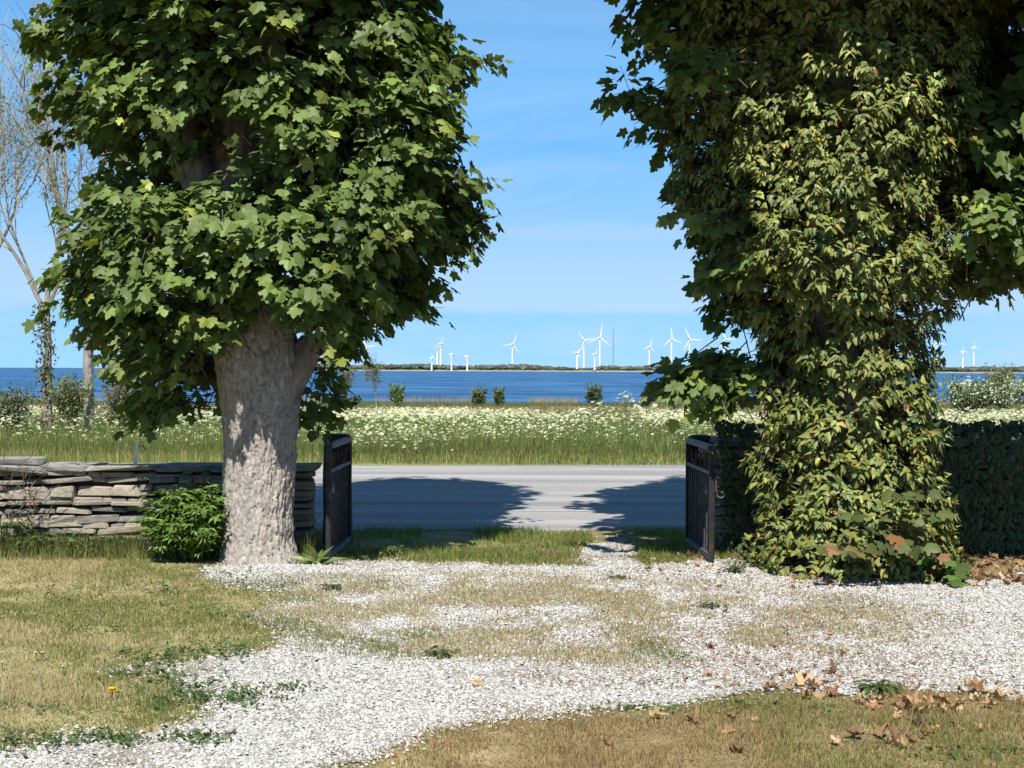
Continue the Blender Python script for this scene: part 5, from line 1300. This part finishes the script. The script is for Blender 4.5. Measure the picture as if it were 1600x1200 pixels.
for px, py, s, lb in ((1107, 1012, .12, 'dark brown curled leaf on the gravel right of the overgrown strip'), (1300, 1056, .11, 'light tan leaf lying on the gravel near its lower edge'), (757, 1077, .08, 'small rusty leaf alone in the middle of the lower gravel'), (1156, 1178, .11, 'pale tan leaf in the brown lawn at the bottom right of centre'), (947, 1162, .06, 'small pale leaf in the brown lawn at the bottom centre'),
                      (1126, 918, .10, 'brown leaf on the gravel just below the right gate'), (1351, 949, .08, 'dark leaf standing on edge in the middle of the right gravel'), (1260, 906, .09, 'reddish brown leaf on the gravel below the ivy foot'), (1290, 914, .10, 'tan leaf right of the reddish leaf below the ivy foot'), (1539, 1142, .08, 'orange brown leaf alone in the lawn at the lower right')):
    dead_leaf(px, py, s, lb)
G1 = 'dry leaves scattered on the gravel'; G2 = 'dry leaves gathered on the lower right lawn'; G3 = 'dry leaves along the foot of the ivy'
rl = random.Random(9)
for k in range(58):
    dead_leaf(rl.triangular(960, 1600, 1180), rl.uniform(888, 1068), rl.uniform(.035, .075), 'small dry brown leaf scattered on the white gravel', G1)
for cx, cy, m, sx in ((1430, 1115, 14, 40), (1360, 1105, 9, 25), (1490, 1095, 16, 45), (1570, 1092, 14, 35), (1290, 1085, 8, 50), (1220, 1078, 6, 50), (1400, 1160, 8, 70), (1120, 1130, 5, 120), (1470, 1140, 7, 60)):
    for k in range(m): dead_leaf(cx + rl.gauss(0, sx * .5), max(1068, cy + rl.gauss(0, 9)), rl.uniform(.05, .105), 'dry brown maple leaf among others on the lower right lawn', G2)
for k in range(60):
    dead_leaf(rl.uniform(1480, 1640), rl.uniform(880, 915), rl.uniform(.07, .13), 'dry brown leaf in the drift below the ivy-covered wall', G3)
for k in range(40):
    dead_leaf(rl.uniform(1010, 1130), rl.uniform(848, 905), rl.uniform(.045, .09), 'dry brown leaf beside the foot of the right gate', 'dry leaves by the right gate')
for k in range(26):
    dead_leaf(rl.uniform(1230, 1480), rl.uniform(890, 912), rl.uniform(.05, .09), 'dry brown leaf under the edge of the ivy foot', 'dry leaves under the ivy foot')
# fine litter of leaf crumbs and twigs
n = 6000; px = r6.triangular(650, 1250, 1700, n); py = r6.uniform(868, 1080, n); d = FPX * CAM_H / (py - 577); x = (px - 800) / FPX * d
V, F, C = instances(DIA_V, DIA_F, frames(r6.normal(0, 1, (n, 3)) * [1, 1, .2], r6.normal(0, .4, (n, 3)) + [0, 0, 1]), np.stack([x, d, ground_z(x, d) + .02], -1), np.stack([r6.uniform(.006, .02, n), r6.uniform(.02, .06, n), r6.uniform(.01, .03, n)], -1), jitcol((.25, .15, .085), n, .35, .08, r6))
n = 1000; x = r6.uniform(2.9, 8, n); y = r6.uniform(11.5, 13.05, n); k = np.hypot(x - X2, y - D2) > .8; x, y = x[k], y[k]; n = len(x)
V2, F2, C2 = instances(curled(3), MAPLE_F, frames(r6.normal(0, 1, (n, 3)) * [1, 1, .3], r6.normal(0, .5, (n, 3)) + [0, 0, 1]), np.stack([x, y, ground_z(x, y) + .015 + r6.random(n) * .02], -1), r6.uniform(.05, .11, n), jitcol((.24, .15, .08), n, .3, .08, r6))
V, F, C = np.vstack([V, V2]), [F, F2 + len(V)], np.vstack([C, C2])
tag(link('leaf_litter', mesh_np('leaf_litter', V, F, C, M['dry'])), 'brown crumbs of leaf and twig on the gravel', 'litter', kind='stuff')
